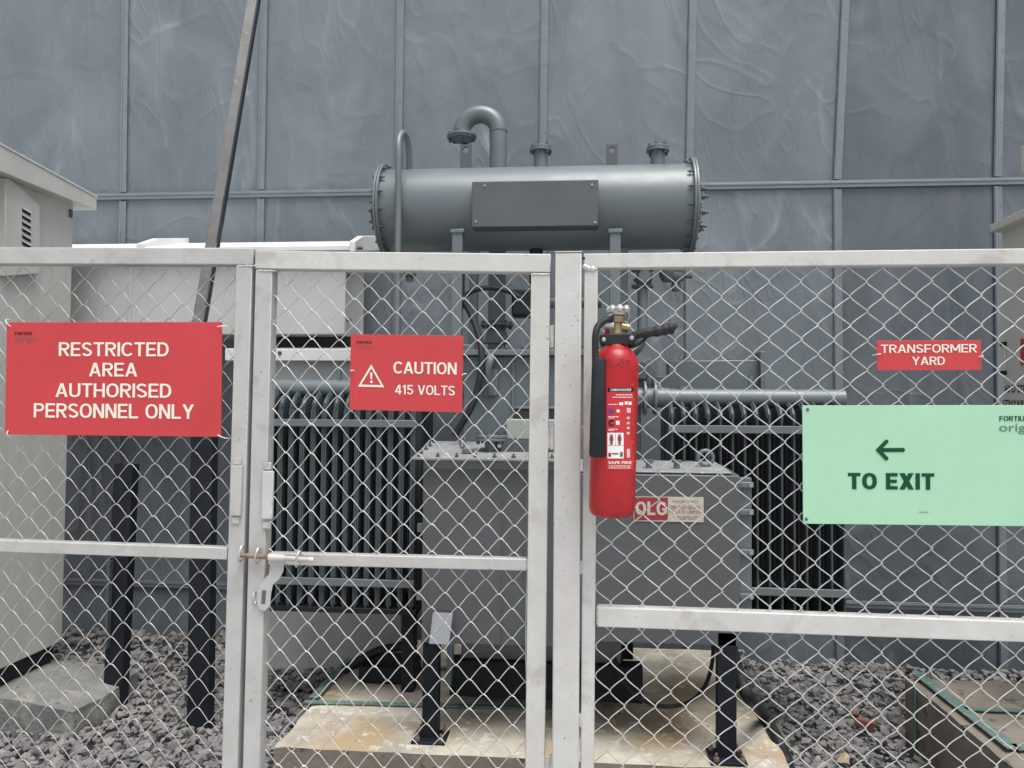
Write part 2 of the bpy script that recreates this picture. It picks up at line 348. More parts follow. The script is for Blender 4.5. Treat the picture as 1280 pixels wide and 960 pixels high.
class Sheet:
    """a flat board given by its corners in the picture at depth Y; local u,v in 0..1"""
    def __init__(s, TL, TR, BL, Y, Yr=None):
        f = Y if callable(Y) else (lambda x, y: U(x, y, Y))
        s.o = f(*TL); s.a = f(*TR) - s.o; s.b = f(*BL) - s.o
        s.TL, s.TR, s.BL = TL, TR, BL
        s.n = s.a.cross(s.b).normalized()
        if s.n.dot(s.o - CAM) > 0: s.n = -s.n
    def uv(s, px, py):   # picture point -> u, v on the board
        d = ray(px, py); t = (s.o - CAM).dot(s.n) / d.dot(s.n); q = CAM + d * t - s.o
        return q.dot(s.a) / s.a.length_squared, q.dot(s.b) / s.b.length_squared
    def pt(s, px, py, off=0.):
        u, v = s.uv(px, py); return s.o + s.a * u + s.b * v + s.n * off
    def board(s, name, m, th=.003, bevel=.0, **k):
        p = [s.o, s.o + s.a, s.o + s.a + s.b, s.o + s.b]
        return MB().hexa([q for q in p] + [q - s.n * th for q in p]).build(name, m, bevel=bevel, **k)
    def write(s, txt, x0, x1, y0, y1, m, parent, bold=.012, off=.0012, name='lettering'):
        """lettering filling the picture box x0..x1, y0 (top) .. y1 (bottom)"""
        if txt.isupper() and bold >= .015: vs, fs, lay = stroke_text(txt, .10 + bold * 2.0)
        else: vs, fs = text_2d(txt, bold); lay = [0] * len(vs)
        xs = [v[0] for v in vs]; ys = [v[1] for v in vs]
        X0, X1, Y0, Y1 = min(xs), max(xs), min(ys), max(ys)
        u0, v0 = s.uv(x0, (y0 + y1) / 2); u1, _ = s.uv(x1, (y0 + y1) / 2); _, va = s.uv((x0 + x1) / 2, y0); _, vb = s.uv((x0 + x1) / 2, y1)
        q = []
        for (x, y), ly in zip(vs, lay):
            u = u0 + (u1 - u0) * (x - X0) / (X1 - X0); v = va + (vb - va) * (Y1 - y) / (Y1 - Y0)
            q.append(s.o + s.a * u + s.b * v + s.n * (off + ly * .00012))
        return MB().add(q, fs).build(name, m, parent, smooth=0, solid=False)
    def shape(s, pts, m, parent, off=.0012, name='symbol'):
        return MB().add([s.pt(x, y, off) for x, y in pts], [tuple(range(len(pts)))]).build(name, m, parent, smooth=0, solid=False)

# ================================================================== THE SETTING
GZ, PZ, WY = -.15, .03, 4.85        # yard ground, transformer pad top, wall plane
g = MB(); n = 60
gx = [-600, -60, -8] + [-4 + 8 * i / n for i in range(n + 1)] + [8, 60, 600]
gy = [-600, -60, -6] + [2.2 + 3.2 * i / 40 for i in range(41)] + [8, 60, 600]
vv = []
for y in gy:
    for x in gx:
        inside = abs(x) <= 4 and 2.3 < y < 5
        z = GZ - .02 + (noise.noise(Vector((x * 1.7, y * 1.7, 0))) * .03 if inside else 0)
        vv.append((x, y, z))
W = len(gx)
g.add(vv, [(j * W + i, j * W + i + 1, (j + 1) * W + i + 1, (j + 1) * W + i) for j in range(len(gy) - 1) for i in range(W - 1)])
ground = g.build('ground', M_ground, kind='structure', org=Vector((0, 0, 0)), solid=False)
ground['label'] = 'bare earth under the loose stones of the yard'
pave = MB().box((-40, -60, GZ - .1), (40, 2.52, 0)).build('pavement', M_pave, kind='structure', bevel=.01)
pave['label'] = 'grey concrete pavement outside the fence'

# ---- the wall of steel sheets
wall = thing('wall', (0, WY, GZ), 'tall blue-grey wall of rippled steel sheets behind the transformer', 'wall')
W_NEW = [wall_mat('sheet_a', (.152, .180, .203), (.193, .224, .249), 0), wall_mat('sheet_b', (.144, .171, .194), (.184, .214, .238), 3),
         wall_mat('sheet_c', (.098, .118, .135), (.136, .158, .177), 6)]
M_batten = mat('batten_grey', (.205, .236, .262), (.175, .205, .230), rough=.32, scale=8)
cols_px = [(-630, -630), (-482, -482), (-328, -328), (-172, -172), (-13, -13), (158, 155), (331, 327), (501, 498), (681, 678), (866, 861), (1057, 1046), (1251, 1246), (1452, 1446), (1660, 1655)]
top_x = [U(a, 0, WY).x for a, b in cols_px]; mid_x = [U(b, 240, WY).x for a, b in cols_px]
zt_mid = U(640, 238, WY).z; zt_low = U(640, 742, WY).z
ztop = 5.2; z0s = U(640, 0, WY).z
def colx(i, z):
    t = max(0, (z - zt_mid) / (z0s - zt_mid)); return mid_x[i] + (top_x[i] - mid_x[i]) * min(t, 2.0)
rows = [(GZ - .1, zt_low - .0), (zt_low, zt_mid), (zt_mid, ztop)]
k = 0
for i in range(len(cols_px) - 1):
    for j, (a, b) in enumerate(rows):
        m = W_NEW[2] if i >= 10 else W_NEW[(i + j) % 2]
        dz = .004; y0 = WY + random.uniform(-.002, .002)
        x0a, x1a, x0b, x1b = colx(i, a) + .004, colx(i + 1, a) - .004, colx(i, b) + .004, colx(i + 1, b) - .004
        mb = MB(); nx, nz_ = 16, 34; vs_ = []
        for q in range(nz_ + 1):
            for p in range(nx + 1):
                s_, t_ = p / nx, q / nz_
                z = a + dz + (b - a - 2 * dz) * t_; x = (x0a + (x1a - x0a) * s_) * (1 - t_) + (x0b + (x1b - x0b) * s_) * t_
                e = min(1, 6 * min(s_, 1 - s_)) * min(1, 6 * min(t_, 1 - t_))
                vs_.append((x, y0 - e * .012 * (noise.noise(Vector((x * 1.6 + i, z * .9, i * 2.3))) + .25), z))
        mb.add(vs_, [(q * (nx + 1) + p, q * (nx + 1) + p + 1, (q + 1) * (nx + 1) + p + 1, (q + 1) * (nx + 1) + p) for q in range(nz_) for p in range(nx)])
        mb.build('panel', m, wall, solid=False)
MB().box((top_x[0] - .1, WY + .03, GZ - .2), (top_x[-1] + .1, WY + .15, ztop)).build('backing', M_dark, wall)
for i in range(len(cols_px)):
    for (a, b) in rows[1:] + [rows[0]]:
        p0, p1 = Vector((colx(i, a), WY - .014, a + .03)), Vector((colx(i, b), WY - .014, b - .03))
        mb = MB().bar(p0, p1, .05, .003)
        mb.bar(p0 + Vector((-.014, -.003, 0)), p1 + Vector((-.014, -.003, 0)), .012, .006)
        mb.build('batten', M_batten, wall, bevel=.002)
        if a < zt_low: continue
        m2 = MB(); L_ = (p1 - p0).length; nr = int(L_ / .22)
        for q in range(nr):
            p = p0.lerp(p1, (q + .5) / nr) + Vector((.014, -.002, 0)); m2.lathe([(.004, 0), (.0035, .002), (.001, .003)], p, (0, -1, 0), 6)
        m2.build('rivet_row', M_batten, wall)
for z in (zt_low, zt_mid, ztop - .03):
    mb = MB().box((top_x[0], WY - .022, z - .022), (top_x[-1], WY - .012, z + .022))
    mb.box((top_x[0], WY - .026, z - .000), (top_x[-1], WY - .022, z + .014))
    mb.build('girt', M_batten, wall, bevel=.002)

# ---- the transformer's concrete pad
TL_ = UZ(338, 938, PZ); pxl = TL_.x; pxr = UZ(982, 948, PZ).x; pyf = UZ(640, 946, PZ).y
pad = MB(); nxp, nyp = 50, 34; vs_ = []
for q in range(nyp + 1):
    for p in range(nxp + 1):
        s_, t_ = p / nxp, q / nyp
        x = pxl + (pxr - pxl) * s_; y = pyf + (4.78 - pyf) * t_
        z = PZ + noise.noise(Vector((x * 3, y * 3, 1))) * .004
        if q == 0: y += noise.noise(Vector((x * 6, 0, 2))) * .008; z -= .006
        if p in (0, nxp): x += noise.noise(Vector((0, y * 6, 3))) * .010; z -= .006
        vs_.append((x, y, z))
pad.add(vs_, [(q * (nxp + 1) + p, q * (nxp + 1) + p + 1, (q + 1) * (nxp + 1) + p + 1, (q + 1) * (nxp + 1) + p) for q in range(nyp) for p in range(nxp)])
rim = [p for p in range(nxp + 1)] + [q * (nxp + 1) + nxp for q in range(1, nyp + 1)] + [nyp * (nxp + 1) + p for p in range(nxp - 1, -1, -1)] + [q * (nxp + 1) for q in range(nyp - 1, 0, -1)]
b0 = len(pad.v)
pad.v += [Vector((pad.v[i].x, pad.v[i].y - (.0 if pad.v[i].y > 4 else .01), GZ - .1)) for i in rim]
for a in range(len(rim)):
    c = (a + 1) % len(rim); pad.f.append((rim[a], b0 + a, b0 + c, rim[c]))
ntop = nxp * nyp
pad_o = pad.build('concrete_pad', M_conc, label='low stained concrete pad that the transformer stands on', cat='concrete pad')
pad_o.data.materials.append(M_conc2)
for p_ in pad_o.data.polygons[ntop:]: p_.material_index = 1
def strip_on(parent, p0, p1, w, th=.006, m=M_green, name='earthing_strip'):
    return MB().bar(p0, p1, w, th, side=(0, 0, 1)).build(name, m, parent, bevel=.001)
z_s = PZ + .010
strip_on(pad_o, UZ(392, 872, z_s), UZ(455, 806, z_s), .05)
strip_on(pad_o, UZ(380, 877, z_s), UZ(735, 886, z_s), .035)
strip_on(pad_o, UZ(440, 833, z_s), UZ(690, 838, z_s), .03)

# ---- the plinth by the right edge
plz = .2; cx = UZ(1131, 845, plz)
plin = MB(); vs_ = []; nn = 18
for q in range(nn + 1):
    for p in range(nn + 1):
        s_, t_ = p / nn, q / nn
        x = cx.x + 1.5 * s_; y = cx.y - (cx.y - 2.56) * (1 - t_)
        z = plz + noise.noise(Vector((x * 5, y * 5, 4))) * .006 - (.01 if p in (0,) or q in (0, nn) else 0)
        vs_.append((x + (noise.noise(Vector((y * 7, 0, 5))) * .015 if p == 0 else 0), y, z))
plin.add(vs_, [(q * (nn + 1) + p, q * (nn + 1) + p + 1, (q + 1) * (nn + 1) + p + 1, (q + 1) * (nn + 1) + p) for q in range(nn) for p in range(nn)])
rim = list(range(nn + 1)) + [q * (nn + 1) + nn for q in range(1, nn + 1)] + [nn * (nn + 1) + p for p in range(nn - 1, -1, -1)] + [q * (nn + 1) for q in range(nn - 1, 0, -1)]
b0 = len(plin.v); plin.v += [Vector((plin.v[i].x, plin.v[i].y, GZ - .1)) for i in rim]
for a in range(len(rim)):
    c = (a + 1) % len(rim); plin.f.append((rim[a], b0 + a, b0 + c, rim[c]))
plinth = plin.build('concrete_plinth', M_conc2, label='brown stained concrete plinth with green strips at the lower right', cat='concrete plinth')
zz = plz + .012
strip_on(plinth, UZ(1147, 842, zz), UZ(1268, 936, zz), .055)
strip_on(plinth, UZ(1206, 886, zz), UZ(1330, 890, zz), .03)
strip_on(plinth, UZ(1268, 934, zz), UZ(1340, 932, zz), .05)
pv = UZ(1152, 868, plz)
MB().bar((cx.x - .012, cx.y - .13, plz + .002), (cx.x - .014, cx.y - .13, GZ), .03, .006, side=(1, 0, 0)).build('earthing_strip', M_green, plinth)

# ---- rough concrete footing under the kiosk
ft = bmesh.new(); bmesh.ops.create_cube(ft, size=1)
bmesh.ops.subdivide_edges(ft, edges=ft.edges[:], cuts=14, use_grid_fill=True)
fa, fb = U(-30, 850, 3.62), U(118, 940, 3.62)
kx = U(91, 300, 4.02).x
ftz = UX(82, 800, kx).z - .092
fc = Vector(((fa.x + fb.x) / 2, 3.72, 0)); fs_ = Vector((fb.x - fa.x, .56, ftz - GZ + .1))
for v in ft.verts:
    c = v.co.copy()
    c.x *= fs_.x; c.y *= fs_.y; c.z *= fs_.z
    e = c + Vector((fc.x, fc.y, (ftz + GZ - .1) / 2))
    if c.z > 0: e.z -= max(0, (v.co.x - .1)) * .12
    d = noise.noise_vector(e * 3.2) * .018 + noise.noise_vector(e * 8) * .010 + noise.noise_vector(e * 24) * .005
    v.co = e + d
me = bpy.data.meshes.new('footing'); org = Vector((fc.x, fc.y, GZ))
bmesh.ops.translate(ft, verts=ft.verts, vec=-org); ft.to_mesh(me); ft.free(); me.materials.append(M_conc3)
for p in me.polygons: p.use_smooth = True
me.set_sharp_from_angle(angle=R(50))
o = bpy.data.objects.new('concrete_footing', me); col.objects.link(o); o.location = org
tag(o, 'rough grey concrete footing half under the pale kiosk', 'concrete footing')

# ---- loose stones
def stone_mesh(i):
    """a crushed, angular stone: hull of a few scattered points"""
    bm = bmesh.new(); sx, sy, sz = random.uniform(.9, 1.3), random.uniform(.65, 1.0), random.uniform(.45, .8)
    for q in range(13):
        d = Vector((random.gauss(0, 1), random.gauss(0, 1), random.gauss(0, 1))).normalized() * random.uniform(.8, 1.1)
        bm.verts.new((max(-.8, min(.8, d.x)) * sx, max(-.8, min(.8, d.y)) * sy, max(-.75, min(.75, d.z)) * sz))
    bmesh.ops.convex_hull(bm, input=bm.verts[:]); bmesh.ops.delete(bm, geom=[v for v in bm.verts if not v.link_faces], context='VERTS')
    me = bpy.data.meshes.new('stone'); bm.to_mesh(me); bm.free(); return me
protos = [stone_mesh(i) for i in range(24)]
def in_pad(x, y): return pxl - .03 < x < pxr + .03 and pyf - .03 < y
def in_plinth(x, y): return x > cx.x - .03 and y < cx.y + .03
spots = []
for i in range(21000):
    x, y = random.uniform(-3.3, 2.9), random.uniform(2.56, 4.82)
    if in_pad(x, y) or in_plinth(x, y): continue
    r = random.choice((.009, .012, .016, .02, .024, .029, .036)) * random.uniform(.8, 1.2)
    h = .035 * noise.noise(Vector((x * 1.3, y * 1.3, 8)))
    pile = .10 * max(0, 1 - abs(y - 4.7) / .6) + .05
    spots.append((x, y, GZ + h + random.uniform(.0, .035) + pile * (.6 if x > 1 else 1.0), r))
inv = CR.transposed()
def screen(p):
    q = inv @ (Vector(p) - CAM); return 640 + FPX * q.x / -q.z, 480 - FPX * q.y / -q.z
def hidden(s):
    x, y = screen(s[:3]); return not (-20 < x < 1300 and y < 990)
seen = [s for s in spots if not hidden(s)]; rest = [s for s in spots if hidden(s)]
seen.sort(key=lambda s: -(s[3] / s[1]) - s[2] * .1)
mats_w = [0, 0, 0, 1, 1, 2]
proto_by = {}
for pi, me in enumerate(protos):
    for mi in range(3):
        c = me.copy(); c.materials.append(M_stone[mi]); c.name = 'stone'; proto_by[pi, mi] = c
for i, (x, y, z, r) in enumerate(seen[:290]):
    o = bpy.data.objects.new('stone', proto_by[random.randrange(24), random.choice(mats_w)]); col.objects.link(o); o.parent = ground
    o.location = (x, y, z + .008); o.scale = (r, r, r); o.rotation_euler = (random.uniform(-.5, .5), random.uniform(-.5, .5), random.uniform(0, 6.3))
for mi in range(3):
    mb = MB()
    for i, (x, y, z, r) in enumerate(seen[290:] + rest):
        if mats_w[i % 6] != mi: continue
        pm = protos[i % 24]; rot = Matrix.Rotation(random.uniform(0, 6.3), 3, 'Z') @ Matrix.Rotation(random.uniform(-.6, .6), 3, 'X')
        mb.add([rot @ v.co * r + Vector((x, y, z)) for v in pm.vertices], [tuple(p.vertices) for p in pm.polygons])
    o = mb.build('gravel', M_stone[mi], ground, smooth=0, solid=False, kind='stuff')
for name, px, py, r, m, lab in (('brick_piece', 1083, 906, .065, M_brickred, 'broken red brick lying among the grey stones'), ('brick_piece', 1068, 893, .05, M_brickred, 'small dark red brick piece behind the larger red one'),
                           ('sandstone_piece', 1053, 948, .06, M_sand, 'pale sandy stone lying on the dark gravel beside the plinth'), ('concrete_lump', 100, 855, .09, M_conc, 'pale concrete lump beside the grey footing')):
    p = UZ(px, py, GZ + .09); me = random.choice(protos).copy(); me.materials.append(m)
    o = bpy.data.objects.new(name, me); col.objects.link(o); o.location = p; o.scale = (r, r * .8, r * .7); o.rotation_euler = (.2, .1, random.uniform(0, 3))
    tag(o, lab, 'rubble')

# ================================================================== THINGS BEHIND THE FENCE
# ---- pale kiosk at the left edge
kio = thing('kiosk', (kx - .5, 3.5, UX(82, 800, kx).z), 'large pale grey electrical kiosk with overhanging roof at the left edge', 'kiosk')
kzb, kyf, kyb = UX(82, 800, kx).z, 2.95, UX(91, 300, kx).y
kzt = UX(60, 240, kx + .02).z + .12
MB().box((kx - 1.0, kyf, kzb), (kx, kyb, kzt)).build('body', M_cream, kio, bevel=.006)
rx = kx + .075
poly = [UX(-140, 103, rx), UX(0, 181, rx), UX(121, 247, rx), UX(121, 263, rx), UX(0, 214, rx), UX(-140, 158, rx)]
MB().prism(poly, (-1.2, 0, 0)).build('roof', M_cream, kio, bevel=.004)
MB().prism([p + Vector((.004, 0, .010)) for p in poly[:3]] + [p + Vector((.004, 0, 0.0)) for p in poly[2::-1]], (-.03, 0, 0)).build('roof_edge', M_duct, kio)
MB().box((kx - .98, kyf + .03, kzb - .09), (kx - .03, kyb - .03, kzb - .001)).build('base_frame', M_black, kio)
vx = kx + .035
vp = [UX(7, 222, vx), UX(14, 224, vx), UX(50, 257, vx), UX(50, 342, vx), UX(7, 345, vx)]
vent = MB().prism(vp, (-.037, 0, 0)).build('vent_cover', M_cream, kio, bevel=.003)
for q in range(6):
    yy = 262 + q * 8.2
    a, b, c, d = UX(27.5, yy - 2, vx), UX(38, yy + 4, vx), UX(38, yy + 8.5, vx), UX(27.5, yy + 2.5, vx)
    MB().prism([p + Vector((.0015, 0, 0)) for p in (a, b, c, d)], (-.01, 0, 0)).build('louvre', M_dark, vent)
    MB().prism([a + Vector((.002, 0, .006)), b + Vector((.002, 0, .006)), b + Vector((.012, 0, -.006)), a + Vector((.012, 0, -.006))], (-.003, 0, -.002)).build('louvre_hood', M_cream, vent)
MB().bar(UX(88, 262, kx + .004), UX(88, 272, kx + .004), .02, .012).build('catch', M_bolt, kio)

# ---- white bus duct over the cabinet
dy = 4.28
d0, d1 = U(-40, 338, dy), U(431, 418, dy)
duct = thing('bus_duct', (d0.x, dy, d1.z), 'white overhead cable duct with ribbed lid spanning from kiosk toward the transformer', 'cable duct')
MB().box((d0.x, dy, d1.z), (d1.x, 4.66, U(300, 322, dy).z)).build('body', M_duct, duct, bevel=.004)
for px in (163, 298):
    q = U(px, 380, dy); MB().box((q.x - .012, dy - .008, d1.z + .003), (q.x + .012, dy + .01, U(px, 325, dy).z)).build('seam_strip', M_duct, duct, bevel=.002)
ra, rb = U(-40, 318, dy - .06), U(446, 318, dy - .06); zb = U(300, 303, 4.72).z
MB().prism([(d0.x, dy - .06, ra.z), (d0.x, dy - .06, ra.z + .03), (d0.x, 4.72, zb), (d0.x, 4.72, zb - .05)], (U(440, 318, dy - .06).x - d0.x, 0, 0)).build('lid', M_white, duct, bevel=.004)
for px, w in ((176, .04), (441, .035)):
    x = U(px, 318, dy - .06).x
    MB().prism([(x - w / 2, dy - .075, ra.z - .01), (x - w / 2, dy - .075, ra.z + .05), (x - w / 2, dy + .08, ra.z + .115), (x - w / 2, 4.73, zb + .035), (x - w / 2, 4.73, zb - .06)], (w, 0, 0)).build('lid_rib', M_white, duct, bevel=.004)
    MB().cyl((x + w / 2, dy - .03, ra.z + .02), (x + w / 2 + .03, dy - .03, ra.z + .02), .01, 8).build('bolt', M_bolt, duct)
fy = dy - .012
for px, py in ((434, 400), (436, 345)):
    q = U(px, py, dy + .04); MB().lathe([(.012, 0), (.012, .012), (.007, .012), (.007, .025)], (d1.x, q.y, q.z), (1, 0, 0), 8).build('bolt', M_bolt, duct)
# ---- grey cabinet below the duct
cy = 4.36
ca_, cb_ = U(338, 452, cy), U(505, 452, cy)
cabn = thing('cabinet', ((ca_.x + cb_.x) / 2, cy, GZ), 'mid grey switch cabinet with white lid behind the left radiator', 'cabinet')
MB().box((ca_.x, cy, GZ), (cb_.x, 4.72, ca_.z + .01)).build('body', M_cab, cabn, bevel=.004)
l0, l1 = U(281, 445, cy - .07), U(520, 445, cy - .07); lzt, lzb = U(360, 436, cy - .07).z, U(360, 451, cy - .07).z
MB().prism([(l0.x, cy - .07, lzb), (l0.x, cy - .07, lzt), (l0.x, 4.74, lzt + .07), (l0.x, 4.74, lzb)], (l1.x - l0.x, 0, 0)).build('lid', M_white, cabn, bevel=.004)
MB().box((U(330, 430, 4.4).x, 4.42, lzt - .01), (U(500, 430, 4.4).x, 4.60, d1.z + .002)).build('duct_neck', M_dark, cabn)
MB().box((l0.x + .02, cy + .02, lzt + .03), (l0.x + .12, 4.5, d1.z + .002)).build('bracket', M_black, cabn, bevel=.003)
q = U(350, 441, cy - .07); MB().lathe([(.012, 0), (.012, .006), (.006, .012)], q, (0, -1, 0), 8).build('bolt', M_bolt, cabn)

# ---- black post with a leaning steel brace, and the cut-off post
def channel(mb, p0, p1, w, d, t=.008):
    """U section open to the back"""
    p0, p1 = Vector(p0), Vector(p1); ax = (p1 - p0).normalized(); dp = Vector((0, 1, 0)); sd = ax.cross(dp).normalized()
    dp = sd.cross(ax).normalized()
    if dp.y < 0: dp = -dp
    mb.bar(p0 + dp * t / 2, p1 + dp * t / 2, w, t)
    for s_ in (-1, 1):
        o = sd * s_ * (w / 2 - t / 2) + dp * (d / 2 + t / 2 + .0005); mb.bar(p0 + o, p1 + o, t, d)
    return mb
bp0, bp1 = U(253, 470, 3.62), U(247, 905, 3.62); bp1.z = GZ - .1
bpost = thing('brace_post', (bp1.x, 3.62, GZ), 'black steel channel post carrying a leaning rusty brace beside the gate', 'steel post')
channel(MB(), bp1, bp0, U(266, 600, 3.62).x - U(239, 600, 3.62).x, .06).build('post', M_black, bpost, bevel=.002)
a, b = U(243, 425, 3.66), U(322, -40, 4.1); d_ = (b - a).normalized()
br = MB().bar(a - d_ * .1, b + d_ * .9, .05, .008, side=(-.35, 1, 0))
br.build('brace', M_steel, bpost, bevel=.001)
off = Vector((.028, .026, .004))
MB().bar(a - d_ * .1 + off, b + d_ * .9 + off, .008, .05, side=(-.25, 1, 0)).build('brace_flange', M_black, bpost, bevel=.001)  # black here paints in the shaded side of the brace
MB().bar(U(246, 432, 3.645), U(252, 500, 3.645), .07, .01).build('gusset_plate', M_black, bpost)
sp0, sp1 = U(154, 580, 3.8), U(138, 905, 3.8); sp1.z = GZ - .1
spost = thing('cut_post', (sp1.x, 3.8, GZ), 'short black steel channel post cut off below the restricted area sign', 'steel post')
channel(MB(), sp1, sp0, .102, .06).build('post', M_black, spost, bevel=.002)
MB().bar(sp0 + Vector((-.045, -.02, -.5)), sp0 + Vector((-.05, -.02, -.95)), .012, .03).build('cable_clip', M_bolt, spost)

# ---- raised cream cabinet at the right edge
RX = U(1252, 300, 4.0).x
ryb = UX(1252, 300, RX).y; rzb = UX(1280, 585, RX).z; rzt = UX(1262, 290, RX).z + .05
rc = thing('raised_cabinet', (RX + .4, 3.5, GZ), 'raised cream cabinet with sloping roof at the right edge', 'cabinet')
MB().box((RX, 2.9, rzb), (RX + .8, ryb, rzt)).build('body', M_creamr, rc, bevel=.005)
rx2 = RX - .06
rp = [UX(1237, 282, rx2), UX(1360, 231, rx2), UX(1360, 219, rx2), UX(1237, 272, rx2)]
rp = [UX(1237, 291, rx2), UX(1400, 217, rx2), UX(1400, 204, rx2), UX(1237, 281, rx2)]
MB().prism(rp, (1.0, 0, 0)).build('roof', M_creamr, rc, bevel=.003)
MB().prism([UX(1276, 183, RX), UX(1320, 168, RX), UX(1320, 207, RX), UX(1276, 216, RX)], (.5, 0, 0)).build('upper_box', M_creamr, rc, bevel=.004)
h0, h1 = UX(1253, 432, RX), UX(1258, 470, RX)
MB().box((RX - .008, h1.y, h1.z), (RX - .001, h0.y - .005, h0.z)).build('hinge', M_creamr, rc, bevel=.002)
for yy in (430, 466):
    q = UX(1256, yy, RX); MB().box((RX - .010, q.y - .02, q.z - .010), (RX - .0005, q.y + .025, q.z + .010)).build('hinge_leaf', M_black, rc)
for s_ in (.35, .66):
    for y in (2.95, ryb - .12): MB().box((RX + s_, y, GZ), (RX + s_ + .06, y + .06, rzb)).build('leg', M_black, rc, bevel=.002)
fxx = lambda x, y: UX(x, y, RX - .003)
sh = Sheet((1275.5, 424), (1330, 410), (1275.5, 457), fxx)
p_ = [sh.o, sh.o + sh.a, sh.o + sh.a + sh.b, sh.o + sh.b]
MB().hexa(p_ + [q - sh.n * .002 for q in p_]).build('notice', M_red, rc)
sh2 = Sheet((1255, 475), (1330, 473), (1255, 520), lambda x, y: UX(x, y, RX - .001))
sh2.write('60 D STN', 1256.5, 1284, 481, 491, M_ktext, rc, bold=.01); sh2.write('STNYARD', 1253.5, 1286, 500, 509, M_ktext, rc, bold=.01)

# ================================================================== TRANSFORMER
TY = 4.0
tr = thing('transformer', (U(670, 800, TY).x, TY, PZ), 'grey oil-filled power transformer with drum conservator and finned radiators', 'transformer')
# tank
ta, tb = U(580, 445, 3.76), U(778, 445, 3.76)
tank = MB().box((ta.x, 3.76, PZ + .22), (tb.x, 4.40, ta.z)).build('tank', M_trans, tr, bevel=.006)
lz = U(640, 437, 3.70).z
lid = MB().box((ta.x - .05, 3.70, ta.z + .0005), (tb.x + .05, 4.46, lz)).build('tank_lid', M_trans, tr, bevel=.003)
for i in range(9):
    x = ta.x + (tb.x - ta.x) * i / 8; MB().lathe([(.011, 0), (.011, .01), (.006, .01), (.006, .022)], (x, 3.728, lz), (0, 0, 1), 6).build('bolt', M_bolt, lid)
for x in (ta.x + .25, ta.x + .55):
    MB().box((x - .006, 3.745, PZ + .3), (x + .006, 3.762, ta.z - .03)).build('stiffener', M_trans, tank)
# skid and rollers
for y in (3.72, 4.36):
    MB().box((ta.x - .05, y, PZ + .06), (tb.x + .1, y + .09, PZ + .235)).build('skid_beam', M_black, tr, bevel=.004)
for x in (ta.x + .02, tb.x - .02):
    for y in (4.1, 4.38): MB().cyl((x, y, PZ + .07), (x, y + .05, PZ + .07), .07, 20).build('roller', M_black, tr, bevel=.004)
# conservator
ca, cb = U(485, 262, TY), U(860, 261, TY); cr = .218
cz = (ca.z + cb.z) / 2; xl, xr = ca.x, cb.x
cons = MB().lathe([(cr, 0), (cr, xr - xl)], (xl, TY, cz), (1, 0, 0), 64).build('conservator', M_trans, tr)
for x, sgn in ((xl, -1), (xr, 1)):
    fl = MB().lathe([(cr + .03, 0), (cr + .03, .012)], (x - (.006 if sgn < 0 else -.0), TY, cz), (1, 0, 0), 64)
    fl = fl.build('end_flange', M_trans, cons, bevel=.002)
    x2 = x - .020 if sgn < 0 else x + .013
    MB().lathe([(cr + .03, 0), (cr + .03, .012)], (x2, TY, cz), (1, 0, 0), 64).build('end_cover', M_trans, cons, bevel=.002)
    for i in range(16):
        t = 2 * math.pi * (i + .5) / 16; p = Vector((x, TY + math.cos(t) * (cr + .014), cz + math.sin(t) * (cr + .014)))
        MB().cyl(p + Vector((-.032 if sgn < 0 else -.03, 0, 0)), p + Vector((.03 if sgn < 0 else .036, 0, 0)), .0045, 6).lathe([(.009, 0), (.009, .008)], p + Vector((-.029 if sgn < 0 else .022, 0, 0)), (1, 0, 0), 6).lathe([(.009, 0), (.009, .008)], p + Vector((.008 if sgn < 0 else -.02, 0, 0)), (1, 0, 0), 6).build('bolt', M_bolt, cons)
xe = xl - .02
gau = MB().lathe([(.09, 0), (.09, .03), (.07, .035), (.07, .05)], (xe, TY - .02, cz - .02), (-1, 0, 0), 32).build('oil_gauge', M_bolt, cons, bevel=.003)
for i in range(8):
    t = 2 * math.pi * i / 8; MB().cyl((xe, TY - .02 + math.cos(t) * .075, cz - .02 + math.sin(t) * .075), (xe - .06, TY - .02 + math.cos(t) * .075, cz - .02 + math.sin(t) * .075), .009, 6).build('gauge_bolt', M_bolt, cons)
xe = xr + .025
MB().lathe([(.13, 0), (.13, .02)], (xe, TY - .02, cz - .02), (1, 0, 0), 32).build('hand_hole_cover', M_trans, cons, bevel=.003)
for i in range(8):
    t = 2 * math.pi * (i + .5) / 8; p = Vector((xe, TY - .02 + math.cos(t) * .105, cz - .02 + math.sin(t) * .105))
    MB().cyl(p, p + Vector((.06, 0, 0)), .007, 6).lathe([(.014, 0), (.014, .014)], p + Vector((.028, 0, 0)), (1, 0, 0), 6).build('cover_bolt', M_bolt, cons)
# plate box on the drum
yb = TY - cr - .035
a, b = U(590, 227, yb), U(748, 282, yb)
npl = MB().box((a.x, yb, b.z), (b.x, yb + .12, a.z)).build('plate_box', M_trans2, cons, bevel=.004)
for px, py in ((606, 232), (740, 231), (595, 277), (744, 278)):
    MB().lathe([(.006, 0), (.006, .004)], U(px, py, yb), (0, -1, 0), 8).build('screw', M_boltw, cons)
